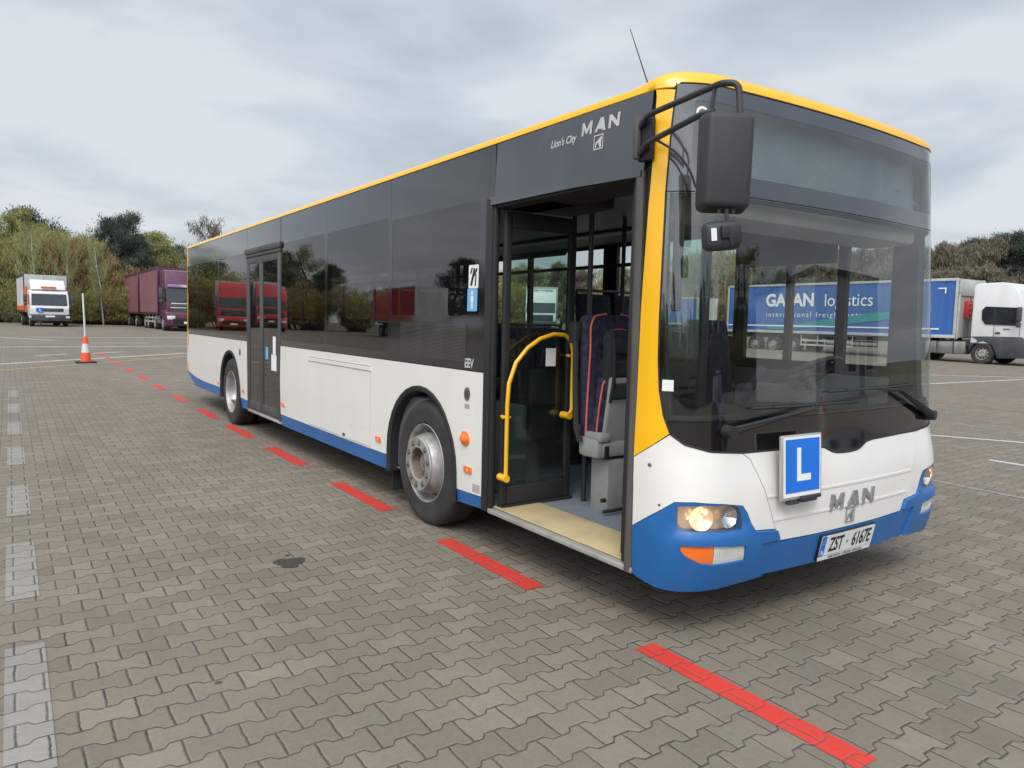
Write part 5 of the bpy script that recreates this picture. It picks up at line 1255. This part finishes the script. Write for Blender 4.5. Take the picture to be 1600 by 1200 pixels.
def artic(x, y, ang, lab, paint, lower, cur, tl=13.6, wx=-1.25, name='articulated_lorry', lettered=None, tractor_ang=0.0, trz=(1.20, 3.98), cabx=2.2, gx=None, **k):
    g = gz(x) if gx is None else gx
    r = empty(name, (x, y, g), ang, lab, 'lorry')
    big_cab(r, paint, lower, wx=wx, **k)
    chassis(r, -6.2, -2.0, .95)
    for sy in (-1, 1):
        tk = MB(); tk.box2((-4.3, sy*1.22, .42), (-2.45, sy*.62, 1.02), .05); tk.freeze(); tk.build('fuel_tank', 'tank', r)
        boxo('tank_strap', (-3.75, sy*1.235, .41), (-3.69, sy*.62, 1.03), 'lorry_grey', r); boxo('tank_strap', (-3.0, sy*1.235, .41), (-2.94, sy*.62, 1.03), 'lorry_grey', r)
        truck_wheel(r, -4.95, sy*1.22, .5, .6)
    e = []
    xf = -cabx-.55
    box_body(r, xf-tl, xf, trz[0], trz[1], cur)
    chassis(r, xf-tl+.1, xf-1.5, 1.18); side_guard(r, xf-8.3, xf-5.2)
    for q in (8.9, 10.2, 11.5):
        for sy in (-1, 1): truck_wheel(r, xf-q, sy*1.2, .5, .38)
    return r, xf
# 3 white tractor and blue lettered trailer beyond the bus, right
t3, xf = artic(-11.55, 34.35, math.radians(-1.0), 'white lorry with a blue GALAN logistics curtain trailer, at the right behind the bus', 'lorry_white', 'lorry_grey', 'curtain_blue', wx=-1.70, cabx=2.35)
y_ = -1.302
def L3(X): return X-(-11.55)
letters(t3, 'GALAN', L3(-25.2), y_, 3.03, .98, 'white_letter', .98, .034, -1, 'lettering')
letters(t3, 'logistics', L3(-21.40), y_, 3.0, .96, 'white_letter', .93, .002, -1, 'lettering')
letters(t3, 'international freight network', L3(-25.15), y_, 2.22, .42, 'white_letter', 1.0, .0, -1, 'lettering', 1.35)
wv = MB(); top = []; bot = []
for i in range(25):
    t = i/24; x = -25.0+8.6*t
    top.append((L3(x), 1.62+.95*(3*t*t-2*t*t*t)*.9)); bot.append((L3(x), 1.36+.85*(t**1.5)))
wv.prism(top+bot[::-1], 'Y', y_-.004, y_); wv.build('teal_wave', 'teal', t3)
ln = MB()
for (a, b, c, d) in ((-15.35, 3.50, -14.98, 3.56), (-15.04, 3.28, -14.98, 3.50)): ln.box2((L3(a), y_-.004, b), (L3(c), y_, d))
ln.box2((L3(-28), y_-.01, 1.55), (L3(-15.2), y_, 1.62)); ln.build('corner_mark', 'white_letter', t3)
fx = xf+.02
eb = MB(); eb.box2((fx, -.62, 2.15), (fx+.22, -.30, 2.95), .03); eb.build('extinguisher_box', 'extinguisher_red', t3)
for z in (2.35, 2.6, 2.82): boxo('extinguisher_label', (fx+.221, -.57, z), (fx+.226, -.40, z+.05), 'paper', t3)
fr3 = MB(); fr3.box2((fx, -1.26, 3.18), (fx+.05, 1.26, 3.93), .02); fr3.box2((fx, -1.27, 1.15), (fx+.07, -1.15, 3.2), .01); fr3.box2((fx, 1.15, 1.15), (fx+.07, 1.27, 3.2), .01); fr3.box2((fx, -.1, 1.2), (fx+.1, .0, 2.1), .01)
fr3.build('headboard', 'body_light', t3)
tubeo('air_line', [(fx+.06, -.2, 3.1), (fx+.10, .1, 2.2), (fx+.4, .0, 1.35), (fx+.7, -.1, 1.3)], .02, 'black_rubber', t3, .2, 6)
boxo('door_mark', (-.9, -1.256, 1.62), (-.6, -1.253, 1.66), 'lorry_grey', t3)
# 4 second blue trailer farther off, seen through the doorway
t4 = empty('blue_trailer', (-41.6, 47.27, gz(-41.6)), 0, 'blue curtain trailer with white letters seen through the open door of the bus', 'trailer')
box_body(t4, -13.6, 0, 1.2, 3.95-gz(-41.6), 'curtain_blue'); chassis(t4, -13.4, -.5, 1.18); side_guard(t4, -7, -3.5)
for q in (8.9, 10.2, 11.5):
    for sy in (-1, 1): truck_wheel(t4, -q, sy*1.2, .5, .38)
for x in (-2.0,):
    for sy in (-1, 1): boxo('landing_leg', (x-.06, sy*.9-.06, .0), (x+.06, sy*.9+.06, 1.0), 'lorry_grey', t4)
letters(t4, 'GALAN', -51.9+41.6, y_, 2.75, .92, 'white_letter', 1.0, .018); letters(t4, 'logistics', -51.9+3.9+41.6, y_, 2.72, .92, 'white_letter', .92, 0)
# 5 white lorry facing us behind the door glass
t5, _ = artic(-44.5, 31.0, math.radians(-38), 'white lorry with a lamp bar, seen through the glass of the opened door', 'lorry_white', 'lorry_grey', 'curtain_blue', tl=11, roofbar=True)
# 6 lorries across the yard, mirrored in the dark side windows
t6, _ = artic(-57.5, -13.2, math.radians(12), 'red lorry with a grey trailer across the yard, mirrored in the rear side windows', 'lorry_red', 'lorry_red', 'curtain_grey', H=3.85, roofbar=False)
t7, _ = artic(-60.5, -17.0, math.radians(12), 'second red lorry with a grey trailer across the yard, mirrored behind the first', 'lorry_red', 'lorry_red', 'curtain_grey', H=3.75)
mat('curtain_red', (.52, .03, .025), .5, var=.05, bump=.5, bscale=2.5)
t8 = empty('red_trailer', (-46.0, -24.5, gz(-46)), math.radians(4), 'red trailer across the yard, mirrored in the middle side windows', 'trailer')
box_body(t8, -9.0, 0, 1.2, 3.9, 'curtain_red'); chassis(t8, -8.8, -.5, 1.18); side_guard(t8, -5, -2.5)
for q in (6, 7.3):
    for sy in (-1, 1): truck_wheel(t8, -q, sy*1.2, .5, .38)
t9 = empty('red_trailer', (-31.0, -29.0, gz(-31)), math.radians(4), 'red and grey trailer across the yard, mirrored in the foremost side window', 'trailer')
box_body(t9, -5.2, 0, 1.2, 3.9, 'curtain_red'); boxo('rear_doors', (-5.3, -1.2, 1.2), (-5.2, 1.2, 3.9), 'curtain_grey', t9); chassis(t9, -5, -.5, 1.18)
for sy in (-1, 1): truck_wheel(t9, -3.5, sy*1.2, .5, .38)

# --- white office with a canopy, mirrored in the windscreen
mat('render_white', (.60, .60, .57), .8, var=.04, dirt=((.4, .38, .34), .4, .6)); mat('roof_dark', (.10, .09, .09), .7)
bl = empty('office_building', (19.0, 27.0, 0), math.radians(8), 'white single storey building with a dark roof, mirrored at the right of the windscreen', 'building')
boxo('wall', (-4.0, -5, 0), (4, 5, 5.6), 'render_white', bl)
boxo('roof', (-4.15, -5.15, 5.6), (4.15, 5.15, 5.85), 'roof_dark', bl, .03)
for y in (-3.2, 0, 3.2):
    w_ = boxo('window', (-4.06, y-.55, 1.1), (-3.98, y+.55, 2.6), 'lorry_glass', bl); boxo('window_frame', (-4.09, y-.62, 1.02), (-4.04, y+.62, 1.1), 'white_letter', w_)
boxo('door', (-4.05, 1.3, 0), (-3.97, 2.2, 2.2), 'grey_trim', bl)

# --- a dark estate car behind the photographer, mirrored in the windscreen
mat('car_dark', (.035, .012, .014), .22, coat=.8, var=.05)
car = empty('parked_car', (8.2, 3.2, 0), math.radians(172), 'dark red car parked behind the photographer, mirrored in the windscreen', 'car')
def loft_car(prof, w0, w1, name, m_, z1):
    mb = MB(); mb.prism(prof, 'Y', -w0, w0, .05, 3)
    for v in mb.bm.verts:
        if v.co.z > z1: v.co.y *= 1-(1-w1/w0)*min(1, (v.co.z-z1)/.5)
    return mb.build(name, m_, car)
loft_car([(-2.25, .28), (-2.28, .62), (-2.2, .92), (-1.0, .98), (1.0, .97), (1.55, .90), (2.10, .76), (2.25, .55), (2.22, .25), (1.75, .22), (1.70, .45), (1.42, .66), (1.12, .45), (1.05, .2), (-1.05, .2), (-1.12, .45), (-1.40, .66), (-1.70, .45), (-1.76, .24)], .88, .84, 'body', 'car_dark', .8)
loft_car([(-2.05, .93), (-1.75, 1.42), (-.2, 1.47), (.35, 1.40), (1.20, .93)], .80, .62, 'cabin_glass', 'lorry_glass', .95)
loft_car([(-1.78, 1.40), (-.2, 1.455), (.36, 1.385), (.30, 1.44), (-.2, 1.49), (-1.72, 1.45)], .66, .62, 'roof', 'car_dark', 2)
for x in (-1.41, 1.41):
    for sy in (-1, 1): truck_wheel(car, x, sy*.86, .32, .2)
for sy in (-1, 1):
    MB().box((2.12, sy*.66, .66), (.22, .30, .13), .04).build('headlight', 'lamp_clear', car); MB().box((-2.2, sy*.70, .78), (.12, .24, .16), .03).build('tail_light', 'red_lens', car)
boxo('number_plate', (2.245, -.26, .40), (2.262, .26, .51), 'plate_white', car)

# ================================================================== TREES
def leafmat(name, c0, c1, tr=.25, rough=.7):
    mt, h, b, o = newmat(name)
    oi = h.n('ShaderNodeObjectInfo'); at = h.n('ShaderNodeAttribute'); at.attribute_name = 'tint'
    f = h.m('ADD', h.m('MULTIPLY', at.outputs['Fac'], .68), h.m('MULTIPLY', oi.outputs['Random'], .32))
    c = h.ramp(f, (0, c0), (1, c1)); h.set(b.inputs['Base Color'], c); b.inputs['Roughness'].default_value = rough
    b.inputs['Specular IOR Level'].default_value = .15
    tl = h.n('ShaderNodeBsdfTranslucent'); h.set(tl.inputs[0], c); mx = h.n('ShaderNodeMixShader'); mx.inputs[0].default_value = tr
    h.t.links.new(b.outputs[0], mx.inputs[1]); h.t.links.new(tl.outputs[0], mx.inputs[2]); h.t.links.new(mx.outputs[0], o.inputs[0]); MATS[name] = mt
leafmat('leaf_birch', (.20, .21, .070), (.42, .42, .18), .4)
leafmat('leaf_olive', (.155, .165, .078), (.34, .345, .18), .25)
leafmat('leaf_willow', (.195, .18, .066), (.39, .36, .15), .3)
leafmat('twig_brown', (.175, .118, .060), (.35, .245, .130), .15)
leafmat('twig_grey', (.115, .100, .070), (.225, .198, .145), .15)
leafmat('needle', (.034, .048, .040), (.10, .125, .098), .1)
mat('bark_pale', (.42, .40, .36), .85, var=.25, vscale=5); mat('bark_dark', (.09, .065, .048), .9, var=.25, vscale=6)
def tree_mesh(kind, seed):
    rn = random.Random(seed)
    V = []; F = []; T = []
    tb = MB(); H = {'birch': 10.0, 'olive': 8.5, 'brown': 6.0, 'willow': 6.0, 'grey': 9.0, 'pine': 10.0, 'bare': 9.0, 'bush': 3.0}[kind]
    tips = []
    def limb(p, d, L_, r, lvl):
        pts = [p]; n = 4; q = p.copy(); dd = d.copy()
        for i in range(n):
            dd = (dd+Vector((rn.uniform(-.2, .2), rn.uniform(-.2, .2), rn.uniform(-.05, .16)))).normalized(); q = q+dd*L_/n; pts.append(q.copy())
        tb.tube(pts, [r*(1-.75*i/n) for i in range(n+1)], 5 if lvl else 8)
        return pts, dd
    def leaf(c, s, t, d=None, asp=1.0):
        a = Vector((rn.gauss(0, 1), rn.gauss(0, 1), rn.gauss(0, 1))).normalized() if d is None else d
        b_ = a.cross(Vector((rn.gauss(0, 1), rn.gauss(0, 1), rn.gauss(0, 1))))
        if b_.length < 1e-3: return
        b_.normalize(); k = len(V)
        V.extend([c-a*s*asp*.5-b_*s*.25, c-a*s*asp*.2+b_*s*.5, c+a*s*asp*.6+b_*s*.05]); F.append((k, k+1, k+2)); T.append(t)
    lean = Vector((rn.uniform(-.05, .05), rn.uniform(-.05, .05), 1)).normalized()
    if kind in ('birch', 'olive', 'grey', 'bare'):
        trunk, _ = limb(Vector((0, 0, 0)), lean, H*.93, {'birch': .13}.get(kind, .17), 0)
        for i in range(34 if kind != 'bare' else 26):
            t = rn.uniform(.16, .98); p = trunk[0].lerp(trunk[-1], t); 
            j = min(int(t*4), 3); p = trunk[j].lerp(trunk[j+1], t*4-j)
            a = rn.uniform(0, 2*PI); up_ = {'birch': .9, 'olive': .5, 'grey': .8, 'bare': .6}[kind]
            d = Vector((math.cos(a), math.sin(a), up_*rn.uniform(.6, 1.4))).normalized()
            L_ = H*{'birch': .27, 'olive': .26, 'grey': .24, 'bare': .34}[kind]*((1.25-t*1.05) if kind == 'birch' else (1.1-abs(t-.45)*.9))*rn.uniform(.6, 1.15)
            pts, dd = limb(p, d, L_, .045*(1.3-t), 1)
            for m_ in range(2, 5):
                for q in range(3):
                    d2 = (dd+Vector((rn.uniform(-1, 1), rn.uniform(-1, 1), rn.uniform(-.3, .8)))).normalized()
                    e = pts[m_]+d2*L_*.28; tips.append((pts[m_], e)); 
                    if kind in ('bare', 'grey'): tb.tube([pts[m_], e], [.012, .004], 3)
        for (p, e) in tips:
            shade = rn.random()
            n = {'birch': 34, 'olive': 40, 'grey': 40, 'bare': 9}[kind]
            for q in range(n):
                t = rn.random(); c = p.lerp(e, t)+Vector((rn.gauss(0, .20), rn.gauss(0, .20), rn.gauss(0, .20)-(.28*rn.random() if kind == 'birch' else 0)))
                if kind in ('grey', 'bare'): leaf(c, rn.uniform(.055, .10), .6*shade+.4*rn.random(), Vector((rn.gauss(0, .45), rn.gauss(0, .45), 1)).normalized(), 6)
                elif kind == 'birch': leaf(c, rn.uniform(.06, .11), .65*shade+.35*rn.random(), Vector((rn.gauss(0, .5), rn.gauss(0, .5), 1)).normalized(), 2.2)
                else: leaf(c, rn.uniform(.07, .13), .65*shade+.35*rn.random())
    elif kind in ('brown', 'bush', 'willow'):
        for i in range(46):
            a = rn.uniform(0, 2*PI); rr = rn.uniform(0, .9); p = Vector((rr*math.cos(a), rr*math.sin(a), 0)); d = Vector((math.cos(a)*.38*rn.random(), math.sin(a)*.38*rn.random(), 1)).normalized()
            L_ = H*rn.uniform(.5, 1.0); pts, dd = limb(p, d, L_, .035, 1)
            for m_ in range(1, 5):
                sh = rn.random()
                for q in range(5):
                    e = pts[m_]+Vector((rn.gauss(0, .5), rn.gauss(0, .5), rn.uniform(.1, .9)))
                    for w_ in range(20 if kind != 'bush' else 12):
                        c = pts[m_].lerp(e, rn.random())+Vector((rn.gauss(0, .13), rn.gauss(0, .13), rn.gauss(0, .18)))
                        leaf(c, rn.uniform(.045, .08) if kind != 'bush' else rn.uniform(.08, .13), .68*sh+.32*rn.random(), Vector((rn.gauss(0, .4), rn.gauss(0, .4), 1)).normalized(), 5 if kind != 'bush' else 1.2)
    elif kind == 'pine':
        trunk, _ = limb(Vector((0, 0, 0)), lean, H*.97, .19, 0)
        for i in range(54):
            t = rn.uniform(.22, 1.0); j = min(int(t*4), 3); p = trunk[j].lerp(trunk[j+1], t*4-j); a = rn.uniform(0, 2*PI)
            L_ = (1.04-t)**.9*H*.40*rn.uniform(.6, 1.15)+.30; d = Vector((math.cos(a), math.sin(a), rn.uniform(.15, .7))).normalized()
            pts, dd = limb(p, d, L_, .04, 1)
            for m_ in (2, 3, 4):
                for q in range(3):
                    c0 = pts[m_]+Vector((rn.gauss(0, .25), rn.gauss(0, .25), rn.gauss(.08, .10))); sh = rn.random()
                    for w_ in range(40):
                        off = Vector((rn.gauss(0, .24), rn.gauss(0, .24), rn.gauss(0, .20))); leaf(c0+off, rn.uniform(.06, .10), .6*sh+.4*rn.random(), (off*.6+Vector((0, 0, .30))).normalized(), 2.6)
    me = bpy.data.meshes.new(kind+'_crown'); me.from_pydata([tuple(v) for v in V], [], F)
    at = me.attributes.new('tint', 'FLOAT', 'FACE'); at.data.foreach_set('value', T)
    bmesh.ops.recalc_face_normals(tb.bm, faces=tb.bm.faces[:]); mt_ = bpy.data.meshes.new(kind+'_trunk'); tb.bm.to_mesh(mt_); tb.bm.free()
    lm = {'birch': 'leaf_birch', 'olive': 'leaf_olive', 'grey': 'twig_grey', 'bare': 'twig_grey', 'brown': 'twig_brown', 'willow': 'leaf_willow', 'bush': 'leaf_olive', 'pine': 'needle'}[kind]
    me.materials.append(MATS[lm]); mt_.materials.append(MATS['bark_pale' if kind == 'birch' else 'bark_dark'])
    return me, mt_, sorted(v.z for v in V)[-30]
TM = {}
for kd, n in (('birch', 3), ('olive', 2), ('grey', 3), ('brown', 3), ('willow', 2), ('pine', 3), ('bare', 1), ('bush', 2)): TM[kd] = [tree_mesh(kd, 11*i+hash_) for hash_ in (sum(map(ord, kd)),) for i in range(n)]
NM = {'birch': 'birch_tree', 'olive': 'broadleaf_tree', 'grey': 'bare_tree', 'bare': 'bare_tree', 'brown': 'shrub', 'willow': 'shrub', 'pine': 'pine_tree', 'bush': 'bush'}
rt = random.Random(4)
def tree(kd, x, y, h_, lab, group=None, wide=1.0, var=None, z=None):
    tmx = TM[kd]; me, tk, H = tmx[rt.randrange(len(tmx)) if var is None else var % len(tmx)]
    r = empty(NM[kd], (x, y, gz(x)-.05 if z is None else z), rt.uniform(0, 6.28), lab, {'brown': 'shrub', 'willow': 'shrub', 'bush': 'bush'}.get(kd, 'tree'), group)
    k = h_/H; r.scale = (k*wide, k*wide, k)
    o = bpy.data.objects.new('crown', me); COL.objects.link(o); o.parent = r
    o = bpy.data.objects.new('trunk', tk); COL.objects.link(o); o.parent = r
    return r
CX, CY = 2.155, -3.803
left = [
    ('birch', -81.8, -9.1, 10.0, 'birch at the far left edge of the wood, partly out of the picture') ,
    ('birch', -81.6, -7.0, 9.9, 'pale green birch left of the white learner lorry, outermost in the picture') ,
    ('birch', -77.9, -5.1, 9.5, 'pale green birch at the left edge of the picture') ,
    ('birch', -79.4, -3.9, 10.1, 'pale green birch behind the left side of the white learner lorry') ,
    ('birch', -75.2, -2.9, 9.6, 'pale green birch right behind the learner lorry, left of the tallest one') ,
    ('birch', -79.3, -1.8, 9.6, 'slim birch between the two pointed ones over the learner lorry') ,
    ('birch', -74.9, -0.8, 10.8, 'tallest pale green birch, its pointed top above the learner lorry') ,
    ('birch', -76.6, 0.3, 9.2, 'pale green birch just right of the tallest one') ,
    ('birch', -78.2, 1.5, 8.7, 'small birch between the tallest one and the dark pine') ,
    ('olive', -83.5, -4.4, 9.3, 'olive tree filling the wood at the left edge') ,
    ('olive', -82.6, -1.3, 9.5, 'olive tree behind the tallest birch') ,
    ('willow', -78.9, 2.3, 8.6, 'yellowish tree behind the brown shrubs, beside the dark pine') ,
    ('pine', -74.3, 3.6, 10.3, 'dark pine with a broad top, tallest conifer left of the bus') ,
    ('pine', -74.9, 4.5, 9.8, 'dark pine standing against the tallest conifer') ,
    ('pine', -76.4, 5.9, 8.9, 'dark pine nearest the purple lorry, lower than the other two') ,
    ('pine', -71.3, -4.4, 6.0, 'low dark pine at the left edge of the wood') ,
    ('olive', -80.2, 7.4, 8.5, 'grey green tree between the dark pines and the bus') ,
    ('birch', -81.8, 8.6, 9.4, 'thin birch top above the purple lorry boxes') ,
    ('birch', -79.6, 10.0, 9.2, 'thin birch top above the purple lorry cab') ,
    ('pine', -83.5, 9.8, 8.4, 'small dark pine above the purple lorry') ,
    ('olive', -81.3, 11.2, 8.9, 'grey green tree at the tail of the bus') ,
    ('bare', -72.3, 11.9, 9.9, 'bare round topped tree peeping over the rear of the bus roof') ,
    ('olive', -83.7, 13.0, 8.7, 'grey green tree hidden mostly by the tail of the bus') ,
]
TM['pale'] = [(m_.copy(), t_.copy(), H_) for m_, t_, H_ in TM['bare']]
for m_, t_, H_ in TM['pale']: t_.materials[0] = MATS['bark_pale']; m_.materials[0] = MATS['leaf_birch']
NM['pale'] = 'birch_tree'
for x, y, h_, lab in ((-62.8, -1.9, 7.6, 'slim birch with a bare pale trunk rising behind the left side of the learner lorry'), (-63.2, -.2, 6.6, 'slim birch with a bare pale trunk behind the right side of the learner lorry'), (-63.5, 2.3, 6.9, 'slim birch with a bare pale trunk among the brown shrubs left of the pine')): tree('pale', x, y, h_, lab, wide=.5)
for kd, x, y, h_, lab in left: tree(kd, x, y, h_*(.90 if kd in ('birch', 'olive') and y < 3 else 1), lab, wide={'birch': 1.55, 'pine': .92, 'olive': 1.3}.get(kd, 1.1))
row1 = [('willow', -75.6, -8.9, 4.8), ('willow', -74.9, -7.8, 4.9), ('willow', -74.1, -6.8, 5.1), ('willow', -73.4, -5.7, 5.0), ('willow', -72.7, -4.6, 4.9), ('willow', -72.0, -3.6, 5.1), ('brown', -71.2, -2.5, 7.2), ('brown', -70.5, -1.5, 7.6), ('willow', -69.8, -0.4, 7.8), ('brown', -69.0, 0.7, 7.3), ('brown', -68.3, 1.7, 6.5), ('brown', -67.6, 2.8, 5.6), ('brown', -66.9, 3.8, 5.0), ('brown', -66.1, 4.9, 4.6), ('brown', -65.4, 6.0, 4.4), ('brown', -64.7, 7.0, 4.3), ('brown', -63.9, 8.1, 4.3), ('brown', -63.2, 9.1, 4.3)]
row2 = [('brown', -72.1, -8.3, 3.3), ('willow', -71.2, -7.0, 3.0), ('willow', -70.4, -5.7, 2.7), ('brown', -69.5, -4.4, 3.2), ('willow', -68.6, -3.2, 2.9), ('willow', -67.8, -1.9, 3.4), ('brown', -66.9, -0.6, 3.1), ('willow', -66.0, 0.6, 2.8), ('willow', -65.1, 1.9, 3.3), ('brown', -64.3, 3.2, 3.0), ('willow', -63.4, 4.5, 3.5), ('willow', -62.5, 5.7, 3.2)]
right = [('grey', -89.1, 17.3, 8.6), ('willow', -92.6, 20.0, 8.7), ('grey', -95.2, 22.6, 9.5), ('grey', -85.8, 22.0, 8.5), ('grey', -88.5, 24.7, 8.7), ('grey', -82.7, 24.8, 8.1), ('willow', -86.0, 27.9, 8.8), ('willow', -79.5, 27.5, 8.7), ('olive', -78.1, 28.9, 8.6), ('grey', -84.8, 33.7, 9.1), ('grey', -85.9, 36.5, 9.3), ('grey', -81.0, 36.3, 8.8), ('grey', -74.6, 35.3, 8.8), ('grey', -75.3, 37.8, 8.7), ('grey', -80.5, 42.9, 9.7), ('olive', -74.5, 41.8, 9.2), ('grey', -73.6, 43.5, 8.8), ('willow', -75.2, 46.9, 7.7), ('grey', -77.2, 50.7, 8.2), ('willow', -69.5, 47.7, 7.6), ('olive', -67.3, 48.5, 8.0), ('grey', -64.8, 49.0, 8.1), ('grey', -70.6, 56.2, 8.0), ('grey', -62.3, 51.7, 7.4), ('willow', -68.9, 60.1, 8.4), ('grey', -66.8, 60.9, 8.3), ('olive', -61.9, 58.9, 8.1), ('olive', -66.5, 66.4, 9.4), ('willow', -57.8, 60.1, 7.5), ('olive', -63.9, 69.6, 8.8), ('willow', -56.1, 63.6, 9.6), ('grey', -56.5, 67.0, 9.9), ('willow', -59.7, 74.1, 11.3), ('willow', -58.3, 75.5, 11.0), ('pine', -55.1, 74.4, 11.3), ('pine', -56.7, 80.0, 11.6), ('grey', -53.1, 78.1, 10.5), ('grey', -50.6, 77.6, 10.7), ('grey', -50.2, 80.5, 10.6), ('grey', -52.1, 87.1, 12.1), ('grey', -48.4, 84.5, 11.6), ('willow', -47.4, 86.3, 11.4), ('pine', -48.1, 91.5, 11.4), ('grey', -45.8, 91.0, 11.7), ('grey', -45.9, 95.4, 11.8), ('willow', -40.6, 88.2, 11.8), ('grey', -41.5, 94.3, 12.4), ('grey', -38.8, 92.1, 11.6), ('willow', -37.4, 93.1, 12.6), ('pine', -39.2, 102.1, 12.9), ('pine', -34.6, 94.4, 12.6), ('grey', -36.9, 105.3, 13.7), ('grey', -35.1, 105.3, 14.0), ('grey', -32.3, 101.8, 13.0), ('grey', -30.7, 101.9, 13.7), ('grey', -31.9, 111.2, 13.8), ('grey', -29.5, 108.5, 13.6), ('grey', -26.7, 103.7, 13.6), ('pine', -28.8, 117.7, 15.4), ('grey', -25.6, 110.6, 13.9)]
right2 = [('brown', -78.0, 16.0, 4.2), ('grey', -76.5, 18.2, 4.5), ('willow', -74.9, 20.4, 4.4), ('brown', -73.4, 22.7, 3.7), ('grey', -71.9, 24.9, 4.5), ('willow', -70.3, 27.1, 4.5), ('brown', -68.8, 29.4, 4.4), ('grey', -67.3, 31.6, 4.5), ('willow', -65.7, 33.8, 4.5), ('brown', -64.2, 36.1, 3.9), ('grey', -62.7, 38.3, 5.0), ('willow', -61.1, 40.5, 5.3), ('brown', -59.6, 42.7, 4.1), ('grey', -58.1, 45.0, 4.2), ('willow', -56.5, 47.2, 4.1), ('brown', -55.0, 49.4, 4.9), ('grey', -53.5, 51.7, 4.3), ('willow', -52.0, 53.9, 4.4), ('brown', -50.4, 56.1, 5.4), ('grey', -48.9, 58.3, 4.8), ('willow', -47.4, 60.6, 4.7), ('brown', -45.8, 62.8, 5.0), ('grey', -44.3, 65.0, 5.3), ('willow', -42.8, 67.3, 5.7), ('brown', -41.2, 69.5, 5.7), ('grey', -39.7, 71.7, 5.9), ('willow', -38.2, 74.0, 8.2), ('brown', -36.6, 76.2, 7.6), ('grey', -35.1, 78.4, 8.1), ('willow', -33.6, 80.6, 7.5), ('brown', -32.0, 82.9, 8.6), ('grey', -30.5, 85.1, 7.5), ('willow', -29.0, 87.3, 7.9), ('brown', -27.4, 89.6, 7.6), ('grey', -25.9, 91.8, 7.7), ('willow', -24.4, 94.0, 7.8), ('brown', -22.8, 96.3, 8.3)]
tops = [('pine', -38.9, 95.9, 13.3), ('pine', -37.9, 97.3, 13.3), ('pine', -39.4, 95.2, 12.5)]
for kd, x, y, h_ in row1:
    if y < -.6: kd = 'willow'
    if kd == 'brown': tree(kd, x, y, h_, 'reddish brown twiggy shrub along the far edge of the yard, left of the bus', 'brown shrubs along the left edge of the yard', wide=1.2)
    else: tree(kd, x, y, h_, 'tall yellow green shrub behind the learner lorry', 'yellow green shrubs behind the learner lorry', wide=1.2)
for kd, x, y, h_ in row2:
    if y < 1.5: kd = 'willow'
    tree(kd, x, y, h_, 'lower shrub at the foot of the left wood, along the kerb', 'low shrubs along the left kerb', wide=1.5)
for i in range(16):
    x, y = -67.2-rt.random(), -12+i*2.1; tree('bush', x, y, rt.uniform(1.6, 2.8), 'low green bush at the foot of the left wood', 'low bushes at the foot of the left wood', wide=1.3)
for i, (kd, x, y, h_) in enumerate(right):
    if x > -52 and kd == 'willow': kd = 'grey'
    tree(kd, x, y, h_, {'grey': 'bare brown tree in the wood beyond the bus and the white cab', 'pine': 'dark pine in the wood beyond the bus and the white cab', 'willow': 'yellow green tree in the wood beyond the bus', 'olive': 'olive green tree in the wood beyond the bus'}[kd], {'grey': 'bare trees', 'pine': 'pines', 'willow': 'yellow green trees', 'olive': 'olive green trees'}[kd]+' of the wood beyond the bus', wide=1.25)
for kd, x, y, h_ in right2:
    if x > -42: kd = 'grey'
    tree(kd, x, y, h_, {'grey': 'bare grey brown shrub', 'brown': 'reddish brown shrub', 'willow': 'yellow green shrub'}[kd]+' in front of the wood beyond the bus', {'grey': 'bare grey', 'brown': 'reddish brown', 'willow': 'yellow green'}[kd]+' shrubs before the wood beyond the bus', wide=1.6)
for i, (kd, x, y, h_) in enumerate(tops): tree(kd, x, y, h_, ('pine top above the bare trees over the white cab, left of the pair', 'pine top above the bare trees over the white cab, right of the pair', 'low pine top above the bare trees, at the trailer headboard')[i])
# wood behind the photographer, mirrored in the glass
for i in range(66):
    a = math.radians(-183+i*2.9); D = rt.uniform(66, 84); x, y = CX+D*math.cos(a), CY+D*math.sin(a)
    if x < -45 and y > -34: x = min(x, -80-rt.uniform(0, 8))
    kd = ('pine', 'pine', 'grey', 'pine', 'olive')[i % 5]
    tree(kd, x, y, rt.uniform(7.0, 9.5)*(1.35 if i % 9 == 0 else 1), {'olive': 'olive green tree', 'pine': 'dark pine', 'grey': 'bare brown tree'}[kd]+' behind the photographer, mirrored in the bus glass', {'olive': 'olive green trees', 'pine': 'dark pines', 'grey': 'bare trees'}[kd]+' mirrored in the bus glass', wide=1.4)
for i in range(26):
    a = math.radians(-20+i*3.1); D = rt.uniform(60, 78); x, y = CX+D*math.cos(a), CY+D*math.sin(a)
    tree(('pine', 'olive', 'grey')[i % 3], x, y, rt.uniform(10, 14), 'tree in the wood behind the photographer, mirrored in the windscreen', 'trees mirrored in the windscreen', wide=1.4)
for i in range(90):
    a = math.radians(-183+i*2.6); D = rt.uniform(58, 64); x, y = CX+D*math.cos(a), CY+D*math.sin(a)
    if x < -40 and y > -32: x = min(x, -76-rt.uniform(0, 3))
    tree(('willow', 'brown')[i % 2], x, y, rt.uniform(4.0, 6.0), 'shrub at the foot of the wood behind the photographer, mirrored in the bus glass', 'shrubs mirrored in the bus glass', wide=1.7)
